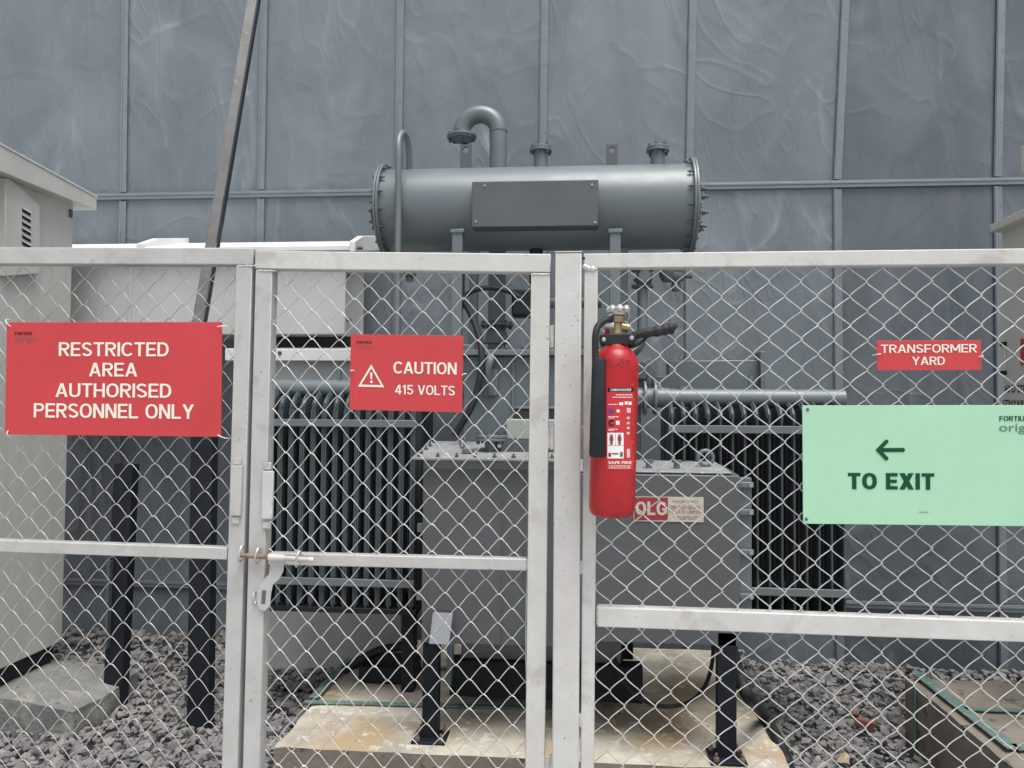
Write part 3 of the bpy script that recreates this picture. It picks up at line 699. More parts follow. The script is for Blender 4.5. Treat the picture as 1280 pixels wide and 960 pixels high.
# gooseneck vent
gy_ = TY + cr + .075
gc = U(600, 166, gy_); gr = (U(623, 166, gy_).x - U(577, 166, gy_).x) / 2; pr = .050
pts = [Vector((gc.x + gr, gy_, lz + .02)), Vector((gc.x + gr, gy_, gc.z - .2))] + [Vector((gc.x + gr * math.cos(t), gy_, gc.z + gr * math.sin(t))) for t in [math.pi * i / 20 for i in range(21)]]
vp_ = MB().tube(pts, pr, 28).build('vent_pipe', M_trans, tr)
e = pts[-1]
def flange(o, ax, r, th, parent, nb=6, m=M_trans, hub=0):
    f = MB().lathe([(r, 0), (r, th)], o, ax, 28).build('flange', m, parent, bevel=.0015)
    ax = Vector(ax).normalized(); u = ax.orthogonal().normalized(); w = ax.cross(u)
    for i in range(nb):
        t = 2 * math.pi * (i + .5) / nb; c = Vector(o) + (u * math.cos(t) + w * math.sin(t)) * r * .82
        MB().lathe([(r * .12, 0), (r * .12, th + .03)], c - ax * .015, ax, 6).build('bolt', M_bolt, parent)
    return f
flange(e + Vector((0, 0, -.012)), (0, 0, -1), .085, .014, vp_)
flange(e + Vector((0, 0, -.028)), (0, 0, -1), .08, .008, vp_, nb=4)
w_ = Vector((gc.x + gr, gy_, gc.z + .002)); MB().lathe([(pr + .003, 0), (pr + .003, .008)], w_, (0, 0, 1), 28).build('weld_bead', M_trans, vp_)
flange(Vector((gc.x + gr, gy_, lz + .0)), (0, 0, 1), .10, .03, vp_)
flange(Vector((gc.x + gr, gy_, U(620, 408, gy_).z)), (0, 0, 1), .095, .014, vp_)
MB().lathe([(pr, 0), (.075, .09)], (gc.x + gr, gy_, U(620, 410, gy_).z), (0, 0, -1), 28).build('pipe_cone', M_trans, vp_)
# lugs and nozzles on top of the drum
ztop_c = cz + cr
for px in (582, 765):
    x = U(px, 195, TY).x; zt = U(px, 180, TY).z; w = .03; hz = zt - .032; hr = .017
    ring = [(x + hr * math.cos(t), TY, hz + hr * math.sin(t)) for t in [2 * math.pi * i / 16 for i in range(16)]]
    outer = []
    for i in range(16):
        t = 2 * math.pi * i / 16; c, s_ = math.cos(t), math.sin(t); k_ = 1 / max(abs(c), abs(s_))
        outer.append((x + w * c * k_, TY, hz + w * s_ * k_))
    mb = MB()
    for yy in (0, .016):
        mb.add([(p[0], p[1] + yy, p[2]) for p in ring + outer], [(i, (i + 1) % 16, 16 + (i + 1) % 16, 16 + i) for i in range(16)])
    mb.add([(p[0], p[1] + yy, p[2]) for yy in (0, .016) for p in ring], [(i, (i + 1) % 16, 16 + (i + 1) % 16, 16 + i) for i in range(16)])
    mb.add([(p[0], p[1] + yy, p[2]) for yy in (0, .016) for p in outer], [(i, (i + 1) % 16, 16 + (i + 1) % 16, 16 + i) for i in range(16)])
    mb.box((x - w, TY, ztop_c - .02), (x + w, TY + .016, hz - w)); mb.build('lifting_lug', M_trans2, cons)
for px in (676, 822):
    x = U(px, 195, TY).x
    nzl = MB().lathe([(.037, -.03), (.037, U(px, 190, TY).z - ztop_c)], (x, TY, ztop_c), (0, 0, 1), 24).build('nozzle', M_trans, cons)
    zf = U(px, 190, TY).z; flange((x, TY, zf), (0, 0, 1), .060, .011, nzl); flange((x, TY, zf + .014), (0, 0, 1), .057, .012, nzl)
    MB().cyl((x, TY, zf + .02), (x + .02, TY, zf + .045), .006, 6).build('plug', M_bolt, nzl)
# thin breather pipe at the left of the drum
by = TY - cr - .02
ptsb = spline([U(496, 420, by), U(497, 330, by), U(498, 250, by), U(498, 195, by), U(498.5, 175, by + .02), U(503, 166, by + .07), U(508, 172, by + .12), U(511, 188, by + .16), U(511.5, 214, by + .19)], 6)
bpipe = MB().tube(ptsb, .0165, 14).build('breather_pipe', M_trans, tr)
MB().cyl(U(512, 333, by + .12), U(512, 352, by + .12), .02, 10).lathe([(.035, 0), (.035, .02)], U(512, 345, by + .12), (0, 0, 1), 8).build('breather_valve', M_bolt, bpipe)
# drum supports
for px, yb_ in ((572, 445), (769, 445)):
    p0 = U(px, 290, TY - cr - .008); x = p0.x
    sup = MB().box((x - .026, TY - cr - .02, lz), (x + .026, TY - cr + .03, p0.z)).build('drum_support', M_trans, tr, bevel=.003)
    MB().box((x - .035, TY - cr - .028, p0.z - .008), (x + .035, TY - cr + .03, p0.z + .012)).build('support_cap', M_trans, sup, bevel=.003)
    MB().box((x + .03, TY - .02, lz), (x + .075, TY + .03, cz - cr + .02)).build('support_web', M_trans, sup, bevel=.003)
    MB().box((x - .08, TY - cr - .03, lz), (x + .10, TY + .1, lz + .03)).build('support_foot', M_trans, sup, bevel=.003)
# pipe, valves under the right half of the drum
pv_ = U(803, 360, TY - .05)
vlv = MB().tube(spline([U(803, 322, TY - .05), U(803, 360, TY - .05), U(803, 400, TY - .05), U(800, 430, TY - .05), U(780, 450, TY)], 5), .026, 14).build('drain_pipe', M_trans, tr)
for yy, r in ((339, .06), (352, .045), (360, .058)):
    MB().lathe([(r, 0), (r, .014)], U(803, yy, TY - .05), (0, 0, 1), 10).build('valve_flange', M_bolt, vlv, bevel=.002)
MB().lathe([(.03, -.04), (.044, -.02), (.044, .02), (.03, .04)], U(805, 348, TY - .08), (0, -1, .2), 14).build('valve_body', M_bolt, vlv)
MB().lathe([(.034, 0), (.05, .03), (.05, .06), (.03, .09)], U(836, 352, TY - .05), (0, 0, 1), 12).build('valve_body', M_bolt, vlv)
MB().lathe([(.022, 0), (.03, .02), (.03, .06), (.014, .07), (.014, .11)], U(838, 345, TY - .07), (1, 0, 0), 10).build('valve_stem', M_bolt, vlv)
MB().lathe([(.02, 0), (.028, .03), (.02, .05)], U(845, 352, TY - .05), (0, 0, -1), 8).build('valve_plug', M_bolt, vlv)
# relay and cables
rel = U(656, 378, TY - .12)
rl = MB().box((rel.x - .065, rel.y - .05, rel.z - .075), (rel.x + .065, rel.y + .07, rel.z + .06)).build('relay', M_black, tr, bevel=.012)
MB().cyl(rel + Vector((.06, 0, .0)), Vector((tb.x - .1, rel.y, rel.z)), .03, 14).build('relay_pipe', M_bolt, rl)
MB().cyl(rel + Vector((.05, .12, .05)), Vector((rel.x + .05, TY, cz - cr + .02)), .036, 14).build('relay_riser', M_black, rl)
MB().tube(spline([U(577, 338, TY - .2), U(578, 370, TY - .2), U(590, 395, TY - .22), U(600, 425, TY - .28), U(602, 455, TY - .32), U(596, 490, TY - .34), U(586, 515, TY - .36), U(568, 545, TY - .36)], 8), .017, 10).build('cable', M_rubber, tr)
MB().tube(spline([U(578, 385, TY - .17), U(581, 372, TY - .17), U(590, 364, TY - .17), U(607, 360, TY - .17), U(625, 361, TY - .17), U(640, 366, TY - .17), U(650, 372, TY - .17)], 8), .013, 10).build('cable', M_rubber, tr)
MB().tube(spline([U(612, 446, 3.72), U(613, 450, 3.68), U(610, 462, 3.68), U(611, 480, 3.71), U(614, 492, 3.73)], 6), .018, 10).build('lifting_hook', M_trans, tr)
MB().box((U(606, 478, 3.74).x, 3.73, U(606, 495, 3.74).z), (U(622, 478, 3.74).x, 3.765, U(606, 462, 3.74).z)).build('hook_pad', M_trans, tr, bevel=.004)

# radiators
def radiator(x0p, x1p, nf, yh, ybot, ybar, ylow, t):
    yF, yB = 3.70, 4.16; yC = 3.84
    hz_ = U((x0p + x1p) / 2, yh, yC).z; X0, X1 = U(x0p, yh, yC).x, U(x1p, yh, yC).x
    zb_ = U((x0p + x1p) / 2, ybot, yF).z
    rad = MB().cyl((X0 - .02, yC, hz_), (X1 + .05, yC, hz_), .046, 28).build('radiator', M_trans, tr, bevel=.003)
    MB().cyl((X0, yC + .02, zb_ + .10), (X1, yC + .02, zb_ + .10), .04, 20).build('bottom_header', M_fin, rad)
    # one fin: a pressed plate in the Y-Z plane with rolled edges
    mb = MB(); zt = hz_ - .10
    ring = [(yF, zb_ + .01), (yF, zt - .02), (yF + .02, zt + .02), (yC - .03, zt + .06), (yC, hz_), (yC + .04, zt + .06), (yB - .03, zt + .03), (yB, zt - .02), (yB, zb_ + .01), (yB - .01, zb_), (yF + .01, zb_)]
    mb.prism([(-t, y, z) for y, z in ring], (2 * t, 0, 0))
    for y in (yF + .10, yF + .24):
        mb.prism([(-t - .004, y, zb_ + .05), (-t - .004, y + .09, zb_ + .05), (-t - .004, y + .09, zt - .02), (-t - .004, y, zt - .02)], (2 * t + .008, 0, 0))
    mb.tube(spline([(0, yF, zb_ + .004), (0, yF, zb_ + .04), (0, yF, (zb_ + zt) / 2), (0, yF, zt - .03), (0, yF + .008, zt + .02), (0, yF + .04, zt + .055), (0, yC - .046, hz_ - .02)], 4), .0062, 8)
    mb.tube(spline([(0, yF + .012, zt + .0), (0, yF + .03, zt + .035), (0, yC - .042, hz_ - .03)], 4), .013, 7)
    fin = None
    for i in range(nf):
        x = X0 + (X1 - X0) * i / (nf - 1)
        if fin is None:
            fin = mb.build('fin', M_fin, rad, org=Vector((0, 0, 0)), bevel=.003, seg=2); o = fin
        else:
            o = fin.copy(); col.objects.link(o); o.parent = rad
        o.location = Vector((x, 0, 0)) - ORIGIN[tr.name]
    for yy in (ybar, ylow):
        zc = U((x0p + x1p) / 2, yy, yF - .02).z
        MB().box((X0 - .02, yF - .026, zc - .018), (X1 + .02, yF - .011, zc + .018)).build('cross_bar', M_trans, rad, bevel=.002)
    MB().box((X0 - .03, yF - .012, zb_ - .03), (X1 + .03, yB, zb_ - .004)).build('bottom_rail', M_black, rad, bevel=.003)
    return rad, X0, X1, hz_, yC
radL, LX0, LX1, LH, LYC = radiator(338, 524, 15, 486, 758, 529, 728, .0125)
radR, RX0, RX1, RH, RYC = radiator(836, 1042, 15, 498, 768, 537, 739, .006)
# header branches to the tank, valves, vent studs
for x0, x1, zz_, rad in ((LX1 + .04, ta.x + .02, LH, radL), (tb.x - .02, RX0, RH, radR)):
    MB().cyl((x0, LYC, zz_), (x1, LYC, zz_), .05, 24).build('branch_pipe', M_trans, rad)
    xm = x0 + (x1 - x0) * .62
    for q in (-.03, .02): MB().lathe([(.085, 0), (.085, .014)], (xm + q, LYC, zz_), (1, 0, 0), 20).build('valve_flange', M_trans, rad, bevel=.002)
    MB().cyl((xm, LYC, zz_ + .06), (xm, LYC, zz_ + .13), .014, 8).build('valve_spindle', M_bolt, rad)
MB().cyl((U(938, 487, RYC).x, RYC, RH + .04), (U(938, 487, RYC).x, RYC, RH + .11), .011, 8).build('vent_stud', M_trans, radR)
MB().cyl((U(852, 487, RYC).x, RYC, RH + .04), (U(852, 487, RYC).x, RYC, RH + .06), .024, 12).build('vent_plug', M_trans, radR)
MB().box((U(422, 470, LYC).x, LYC - .01, LH + .03), (U(426, 470, LYC).x, LYC + .02, LH + .11)).build('bracket', M_trans, radL)
# upright plate behind the right header
yq = 4.18
pl = [U(785, 470, yq), U(822, 470, yq), U(836, 470, yq), U(836, 451, yq), U(950, 450, yq), U(950, 500, yq), U(785, 500, yq)]
MB().prism(pl, (0, .12, 0)).build('terminal_chamber', M_trans, tr, bevel=.004)
q = U(953, 470, yq - .04); MB().box((q.x - .012, yq - .05, U(953, 490, yq).z), (q.x + .012, yq + .1, U(953, 440, yq).z)).build('chamber_edge', M_trans, tr, bevel=.003)
c_ = U(800, 474, yq - .06)
MB().prism([c_ + Vector((.095 * math.cos(t), 0, .095 * math.sin(t))) for t in [math.pi * i / 14 for i in range(15)]], (0, .03, 0)).build('lifting_bracket', M_trans, tr, bevel=.003)
MB().box((ta.x + .4, 3.9, PZ + .3), (U(800, 600, 3.95).x, 4.3, U(800, 500, 3.95).z)).build('side_chamber', M_trans, tr, bevel=.005)

# cable boxes at the front
LYf, RYf = 3.35, 3.30
lx0, lx1 = U(528, 650, LYf).x, U(704, 650, LYf).x
zl_f, zl_b = U(600, 573, LYf - .05).z, U(600, 552, 3.74).z
zbx = U(600, 806, LYf).z
lb = MB().prism([(lx0, LYf, zbx), (lx0, LYf, zl_f - .012), (lx0, 3.755, zl_b - .02), (lx0, 3.755, zbx)], (lx1 - lx0, 0, 0)).build('cable_box', M_trans2, tr, bevel=.004)
for px in (628, 655):
    x = U(px, 700, LYf).x; MB().box((x - .004, LYf - .003, zbx + .02), (x + .004, LYf + .002, zl_f - .03)).build('panel_joint', M_bolt, lb)
MB().box((lx0 + .005, LYf - .006, zl_f - .05), (lx1 - .002, LYf - .001, zl_f - .014)).build('top_rail', M_trans, lb)
x0_ = U(514, 573, LYf - .05).x
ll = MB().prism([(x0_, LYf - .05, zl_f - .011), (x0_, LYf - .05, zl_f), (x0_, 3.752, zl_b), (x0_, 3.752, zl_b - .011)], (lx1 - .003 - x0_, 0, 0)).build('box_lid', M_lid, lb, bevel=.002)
def on_lid(x, y): return zl_f + (zl_b - zl_f) * (y - LYf + .05) / (3.752 - LYf + .05)
for i in range(8):
    x = x0_ + .03 + (lx1 - x0_ - .08) * i / 7
    MB().lathe([(.010, 0), (.010, .008), (.005, .008), (.005, .018)], (x, LYf - .025, on_lid(x, LYf - .025)), (0, 0, 1), 6).build('lid_bolt', M_bolt, ll)
for i in range(4):
    y = LYf + .05 + i * .1; MB().lathe([(.010, 0), (.010, .008), (.005, .008), (.005, .018)], (x0_ + .025, y, on_lid(x0_, y)), (0, 0, 1), 6).build('lid_bolt', M_bolt, ll)
nx_ = U(614, 560, 3.5).x; nzz = on_lid(0, 3.5)
noz = MB().cyl((nx_, 3.5, nzz - .005), (nx_, 3.5, nzz + .075), .03, 16).build('bushing_neck', M_trans, lb)
flange((nx_, 3.5, nzz + .045), (0, 0, 1), .075, .012, noz); flange((nx_, 3.5, nzz + .060), (0, 0, 1), .075, .012, noz)
x = U(578, 556, 3.55).x; MB().tube([(x + .012 * math.cos(t) , 3.55, on_lid(x, 3.55) + .03 + .025 * math.sin(t)) for t in [2 * math.pi * i / 14 for i in range(14)]], .006, 6, closed=True).build('eye_bolt', M_trans, lb)
x = U(586, 561, 3.42).x; MB().box((x - .03, 3.40, on_lid(x, 3.42)), (x + .02, 3.45, on_lid(x, 3.42) + .022)).build('clamp', M_trans, lb, bevel=.003)
# pale junction box on the lid
ja, jb = U(634, 549, 3.55), U(700, 524, 3.55)
jbx = MB().box((ja.x, 3.50, ja.z), (jb.x, 3.66, jb.z)).build('junction_box', M_pale, lb, bevel=.006)
MB().box((ja.x + .03, 3.53, jb.z), (jb.x - .02, 3.64, U(640, 511, 3.55).z)).build('socket', M_dark, jbx, bevel=.004)
MB().box((ja.x + .035, 3.525, U(640, 511, 3.55).z), (jb.x - .015, 3.645, U(640, 508, 3.55).z)).build('socket_cap', M_trans, jbx, bevel=.003)
MB().box((ja.x - .02, 3.47, on_lid(0, 3.47) - .006), (jb.x, 3.68, ja.z)).build('box_foot', M_bolt, jbx)
# right box
rx0, rx1 = lx1 + .003, U(925, 650, RYf).x
zr_f, zr_b = U(850, 594, RYf).z, U(850, 579, 3.72).z; zrb = U(850, 806, RYf).z
rb_ = MB().prism([(rx0, RYf, zrb), (rx0, RYf, zr_f), (rx0, RYf + .03, zr_f + .004), (rx0, 3.74, zr_b), (rx0, 3.74, zrb)], (rx1 - rx0, 0, 0)).build('cable_box', M_trans2, tr, bevel=.004)
rxp = U(916, 585, 3.5).x
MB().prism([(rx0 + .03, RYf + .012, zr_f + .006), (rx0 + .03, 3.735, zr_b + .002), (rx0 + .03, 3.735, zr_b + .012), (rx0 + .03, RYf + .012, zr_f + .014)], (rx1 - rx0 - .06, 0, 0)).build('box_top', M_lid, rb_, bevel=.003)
x = U(882, 574, 3.5).x; zc_ = zr_f + .055
MB().tube([(x + .033 * math.cos(t), 3.5, zc_ + .008 + .033 * math.sin(t)) for t in [2 * math.pi * i / 24 for i in range(24)]], .009, 8, closed=True).build('eye_bolt', M_trans, rb_)
for px in (811, 846):
    x = U(px, 585, 3.42).x; MB().cyl((x, 3.42, zr_f), (x, 3.42, zr_f + .055), .014, 10).lathe([(.022, 0), (.022, .012)], (x, 3.42, zr_f + .045), (0, 0, 1), 6).build('stud', M_trans, rb_)
# side hinge strip
sx = U(939, 650, RYf + .05).x
MB().box((rx1 + .001, RYf + .04, zrb + .06), (sx, RYf + .07, U(930, 598, RYf).z)).build('side_flange', M_trans, rb_, bevel=.003)
for yy in (606, 640, 690, 745):
    q = U(934, yy, RYf + .03); MB().box((rx1 + .002, RYf + .015, q.z - .012), (sx + .004, RYf + .039, q.z + .012)).build('hinge', M_trans, rb_, bevel=.003)
    MB().lathe([(.009, 0), (.009, .01)], (sx - .01, RYf + .014, q.z), (0, -1, 0), 6).build('bolt', M_boltw, rb_)
for yy in (660, 745):
    q = U(524, yy, LYf + .03); MB().box((lx0 - .03, LYf + .03, q.z - .02), (lx0 - .001, LYf + .06, q.z + .02)).build('hinge', M_trans, lb, bevel=.003)
# maker's plate
ps = Sheet((792, 620.5), (879.5, 621.5), (792, 651.5), RYf - .004)
mk = MB().hexa([ps.o, ps.o + ps.a, ps.o + ps.a + ps.b, ps.o + ps.b] + [q - ps.n * .003 for q in (ps.o, ps.o + ps.a, ps.o + ps.a + ps.b, ps.o + ps.b)]).build('maker_plate', M_platec, rb_)
ps.shape([(793, 621.5), (835, 622), (835, 650.5), (793, 650.5)], M_plate, mk, off=.0006, name='red_field')
ps.write('OLG', 794.5, 834, 627, 644, M_platec, mk, bold=.045, off=.0014)
ps.write('Manufactured by', 841, 873, 625, 629.5, M_ptxt, mk, bold=.0); ps.write('ONLOAD GEARS', 837, 876, 632, 636.5, M_ptxt, mk, bold=.015)
ps.write('PRIVATE LIMITED', 837, 876, 638, 642, M_ptxt, mk, bold=.015)
for x0, x1, y in ((842, 852, 645.6), (853.5, 864, 645.6), (865, 873, 645.6), (846, 858, 648.2), (860, 870, 648.2)): ps.shape([(x0, y), (x1, y), (x1, y + 1.1), (x0, y + 1.1)], M_ptxt, mk, name='fine_print')
for px, py in ((797.5, 623.5), (797.5, 646.5)): MB().lathe([(.004, 0), (.003, .002)], ps.pt(px, py, .0007), (0, -1, 0), 8).build('rivet', M_boltw, mk)
# support legs
for px, w, ytop, Y, bw in ((537.5, .072, 806, 3.36, .15), (909, .078, 800, 3.30, .15)):
    x = U(px, 900, Y).x; zt = U(px, ytop, Y).z + .03
    lg = channel(MB(), (x, Y, PZ + .008), (x, Y, zt), w, .05).build('support_leg', M_black, tr, bevel=.002)
    MB().box((x - bw / 2, Y - .05, PZ + .001), (x + bw / 2, Y + .09, PZ + .011)).build('base_plate', M_black, lg, bevel=.002)
    for ox, oy in ((-.05, -.03), (.055, -.03), (.055, .07), (-.055, .07)):
        MB().lathe([(.012, 0), (.012, .012), (.006, .012), (.006, .03)], (x + ox, Y + oy, PZ + .011), (0, 0, 1), 6).build('anchor_bolt', M_rust, lg)
hp = [U(541, 765, 3.32), U(566, 766.5, 3.32), U(561, 806, 3.26), U(536, 805, 3.26)]
hd = MB().hexa([p for p in hp] + [p + Vector((0, .01, -.003)) for p in hp]).build('sloping_plate', mat('plate_grey', (.25, .27, .285), (.21, .225, .24), rough=.4, scale=8), tr, bevel=.002)
MB().hexa([U(559, 806, 3.3), U(566, 806, 3.3), U(563, 858, 3.3), U(557, 858, 3.3)] + [p + Vector((0, .05, 0)) for p in (U(559, 806, 3.3), U(566, 806, 3.3), U(563, 858, 3.3), U(557, 858, 3.3))]).build('plate_bracket', M_fin, tr, bevel=.002)
MB().box((U(520, 770, 3.9).x - .075, 3.9, PZ), (U(520, 770, 3.9).x - .01, 3.98, U(510, 690, 3.9).z)).build('jacking_post', M_black, tr, bevel=.003)
MB().tube(spline([U(430, 838, 4.1), U(470, 815, 4.1), U(500, 808, 4.05), U(518, 802, 4.0)], 6), .025, 8).build('drain_hose', M_rubber, tr)
MB().box((U(455, 800, 4.1).x, 4.0, PZ), (U(520, 800, 4.1).x, 4.25, PZ + .09)).build('valve_chest', M_black, tr, bevel=.01)

# hoses on the ground by the pad
MB().tube(spline([U(768, 822, 3.55), U(778, 850, 3.52), U(800, 873, 3.50), U(830, 883, 3.48), U(860, 878, 3.48), U(880, 860, 3.5), U(890, 830, 3.52), U(892, 800, 3.54)], 8), .009, 8).build('hose', M_rubber, label='thin black hose hanging in a loop under the right cable box', cat='hose')
hz_ = GZ + .12
MB().tube(spline([U(905, 790, 3.42), U(915, 815, 3.40), U(924, 845, 3.38), U(936, 872, 3.34), Vector((UZ(955, 895, PZ + .03).x, UZ(955, 895, PZ + .03).y, PZ + .025)), UZ(972, 925, PZ), UZ(985, 958, GZ + .1), UZ(992, 1000, GZ + .08), UZ(996, 1060, GZ + .05)], 8), .028, 12).build('power_cable', M_rubber, label='thick black cable running down over the right edge of the concrete pad', cat='cable')

# ================================================================== THE FENCE
FY = 2.40                                            # plane of the mesh
def rail(name, a, b, wpx, parent, m, depth=.05, y=FY, bevel=.003):
    """a square tube between two picture points at the fence plane"""
    s_ = wpx * (y - depth / 2) / FPX
    return MB().bar(U(*a, y), U(*b, y), s_, depth).build(name, m, parent, bevel=bevel)
def down(a, b, z=.05, y=FY):
    """prolong the line a-b at the fence plane down to height z, return as picture point"""
    p, q = U(*a, y), U(*b, y); t = (z - p.z) / (q.z - p.z); return screen(p + (q - p) * t)

def chain_link(parent, TL, TR, BL, BR, cw, ch, horiz, r, m, curl, seed):
    """woven wires; each wire its own part. Corners in world space, cw/ch = diamond size in metres"""
    rnd = random.Random(seed)
    Wd, Hd = ((TR - TL).length + (BR - BL).length) / 2, ((BL - TL).length + (BR - TR).length) / 2
    def at(u, v, dpt):   # u, v in metres
        s_, t_ = u / Wd, v / Hd
        p = (TL * (1 - s_) + TR * s_) * (1 - t_) + (BL * (1 - s_) + BR * s_) * t_
        w = Vector((noise.noise(Vector((u * 2.3, v * 2.3, seed))) * .011, 0, noise.noise(Vector((u * 2.3, v * 2.3, seed + 9))) * .011))
        return p + w + Vector((0, dpt + noise.noise(Vector((u * 1.4, v * 1.4, seed + 4))) * .006, 0))
    along, across, La, Lc = (cw, ch, Wd, Hd) if horiz else (ch, cw, Hd, Wd)
    nw = int(Lc / (across / 2)) + 1; nseg = int(La / (along / 2)) + 1; K = 5
    for j in range(nw):
        pts = []; ph = j % 2; jit = rnd.uniform(-.02, .02) * across
        for k in range(nseg * K + 1):
            q = k / K; f = q - math.floor(q); up = (int(math.floor(q)) + ph) % 2
            tri = f if up == 0 else 1 - f
            sm = .5 - .5 * math.cos(math.pi * tri)
            w = (tri * .7 + sm * .3) if abs(curl) < .01 else tri ** (1 + curl)
            if curl > .01: w = w * .85 + sm * .15
            w = .5 + (w - .5) * (1 + 2.4 * r / (across / 2))
            dp = math.sin(math.pi * (q + ph)) * -r * 1.25
            a_ = min(q * along / 2, La); c_ = max(0, min((j + w) * across / 2 + jit, Lc))
            pts.append(at(a_, c_, dp) if horiz else at(c_, a_, dp))
        MB().tube(pts, r, 5).build('wire', m, parent, solid=False, smooth=80)

# ---- left leaf
st_a, st_b = (309.5, 312), (291, 960)
bz = down(st_a, st_b)
leafL = thing('gate_leaf', U(309, 1000, FY), 'weathered left gate leaf of silver tube and chain link, bolted to the next leaf', 'gate', 'gate leaves in the fence')
rail('stile', (309.3, 332.5), bz, 21.5, leafL, M_fence)
rail('stile', (-190, 332.5), (-215, bz[1] - 20), 22, leafL, M_fence)
rail('top_rail', (-201, 320.5), (320.2, 322.0), 22, leafL, M_fence)
rail('middle_rail', (-179, 675.2), (287.2, 690.8), 15.5, leafL, M_fence, depth=.04)
rail('bottom_rail', (-203, 1072), (bz[0] - 11, 1080), 16, leafL, M_fence, depth=.04)
chain_link(leafL, U(-180, 333, FY), U(299, 333, FY), U(-200, 1072, FY), U(276, 1078, FY), .0865, .0885, True, .00145, M_wire_old, .55, 1)
# ---- right leaf of the gate
g_a, g_b = (334.4, 316), (317.8, 960); g_c, g_d = (676.4, 318), (669, 960)
gl, gr_ = down(g_a, g_b), down(g_c, g_d)
gate = thing('gate_leaf', U(500, 1060, FY), 'narrow gate leaf with sliding bolt, hinged on the middle post', 'gate', 'gate leaves in the fence')
rail('stile', (333.7, 338.6), gl, 22.5, gate, M_fence); rail('stile', (676.2, 343), gr_, 24, gate, M_fence_r)
rail('top_rail', (322.6, 326.2), (688.6, 330.8), 23.5, gate, M_fence_r)
rail('middle_rail', (338, 697.2), (659, 704.6), 14.8, gate, M_fence, depth=.04)
rail('bottom_rail', (gl[0] + 11, 1080), (gr_[0] - 12, 1082), 16, gate, M_fence, depth=.04)
chain_link(gate, U(345, 337, FY), U(665, 342, FY), U(327, 1076, FY), U(655, 1082, FY), .0885, .0900, True, .0017, M_wire, .22, 2)
MB().bar(U(321.8, 322, FY + .05), U(*down((321.8, 322), (304.5, 960), y=FY + .05), FY + .05), .03, .012).build('stop_strip', M_gasket, leafL)
# bolt and plates
def plate(px0, py0, px1, py1, y, th, m, parent, name, bevel=.002):
    a, b = U(px0, py0, y), U(px1, py1, y); dx = b.x - a.x
    sl = (U((px0 + px1) / 2 - (py1 - py0) * .027, py1, y) - U((px0 + px1) / 2, py0, y)).x
    return MB().hexa([(a.x, y, a.z), (b.x, y, a.z), (b.x + sl, y, b.z), (a.x + sl, y, b.z), (a.x, y + th, a.z), (b.x, y + th, a.z), (b.x + sl, y + th, b.z), (a.x + sl, y + th, b.z)]).build(name, m, parent, bevel=bevel)
yf = FY - .026
plate(288.5, 582, 301, 645, yf - .012, .012, M_fence, leafL, 'strike_cover'); plate(328, 589, 340.5, 649, yf - .012, .012, M_fence_r, gate, 'strike_cover')
for par, px, py in ((leafL, 296, 576), (leafL, 294, 650), (gate, 334, 582), (gate, 333, 656)):
    plate(px - 5, py - 4, px + 5, py + 5, yf - .005, .005, M_cast, par, 'weld_tab', bevel=.002)
rod_y = FY - .047
rod = MB().cyl(U(298, 694, rod_y), U(337, 696.5, rod_y), .0078, 12).build('bolt_rod', M_rust, gate)
MB().cyl(U(336, 696.5, rod_y), U(356, 697.6, rod_y), .0105, 12).build('bolt_sleeve', M_fence_r, rod)
MB().cyl(U(356, 697.6, rod_y), U(386, 699.6, rod_y), .0078, 12).build('bolt_end', M_fence, rod)
MB().lathe([(.009, 0), (.009, .012), (.007, .016)], U(386, 699.6, rod_y), (1, 0, -.05), 12).build('bolt_knob', M_cast, rod)
for px, py, par in ((300, 692.5, leafL), (320.5, 695, gate), (371.5, 699, gate)):
    c = U(px, py, rod_y)
    MB().tube([c + Vector((.004 * math.sin(t), .026 * -math.cos(t) * .6 + .008, .024 * math.sin(t))) for t in [2 * math.pi * i / 18 for i in range(18)]], .0042, 8, closed=True).build('staple', M_cast, par)
hy = FY - .034
hang = [(338, 699), (355, 700), (354, 714), (349, 724), (341, 731), (338.5, 742), (337.5, 757), (331, 764), (324, 762), (320.5, 752), (321, 738), (327, 727), (336, 718)]
MB().prism([U(x, y, hy) for x, y in hang], (0, .004, 0)).build('hasp_plate', M_fence, gate, bevel=.001)
MB().prism([U(327.5, 738, hy - .0008), U(332.5, 738, hy - .0008), U(331.5, 755, hy - .0008), U(326.5, 755, hy - .0008)], (0, .0006, 0)).build('hasp_slot', M_steel, gate)
MB().tube([U(318, 748, hy) + Vector((.0, .012 * math.cos(t), .02 * math.sin(t))) for t in [2 * math.pi * i / 14 for i in range(14)]], .003, 6, closed=True).build('hasp_staple', M_cast, gate)
# ---- middle post
pa, pb = (711, 320), (707, 960); pz = down(pa, pb, z=-.02)
post = thing('fence_post', U(708, 1080, FY), 'thick silver post between the gate and the fixed fence panel, speckled low down', 'fence post')
MB().bar(U(710.8, 319.2, FY), U(*pz, FY), .0815, .08).build('tube', M_post, post, bevel=.004)
MB().bar(U(710.8, 318.6, FY), U(710.8, 317.4, FY), .084, .083).build('cap', M_fence_r, post, bevel=.001)
for yy in (421, 548, 958):
    c = U(690.5, yy, FY - .02)
    h = MB().cyl(c + Vector((0, 0, -.035)), c + Vector((0, 0, .035)), .0085, 12)
    h.bar(c + Vector((-.018, .004, -.03)), c + Vector((-.018, .004, .03)), .022, .006); h.bar(c + Vector((.016, .004, -.03)), c + Vector((.016, .004, .03)), .018, .006)
    h.build('hinge', M_cast, post, bevel=.001)
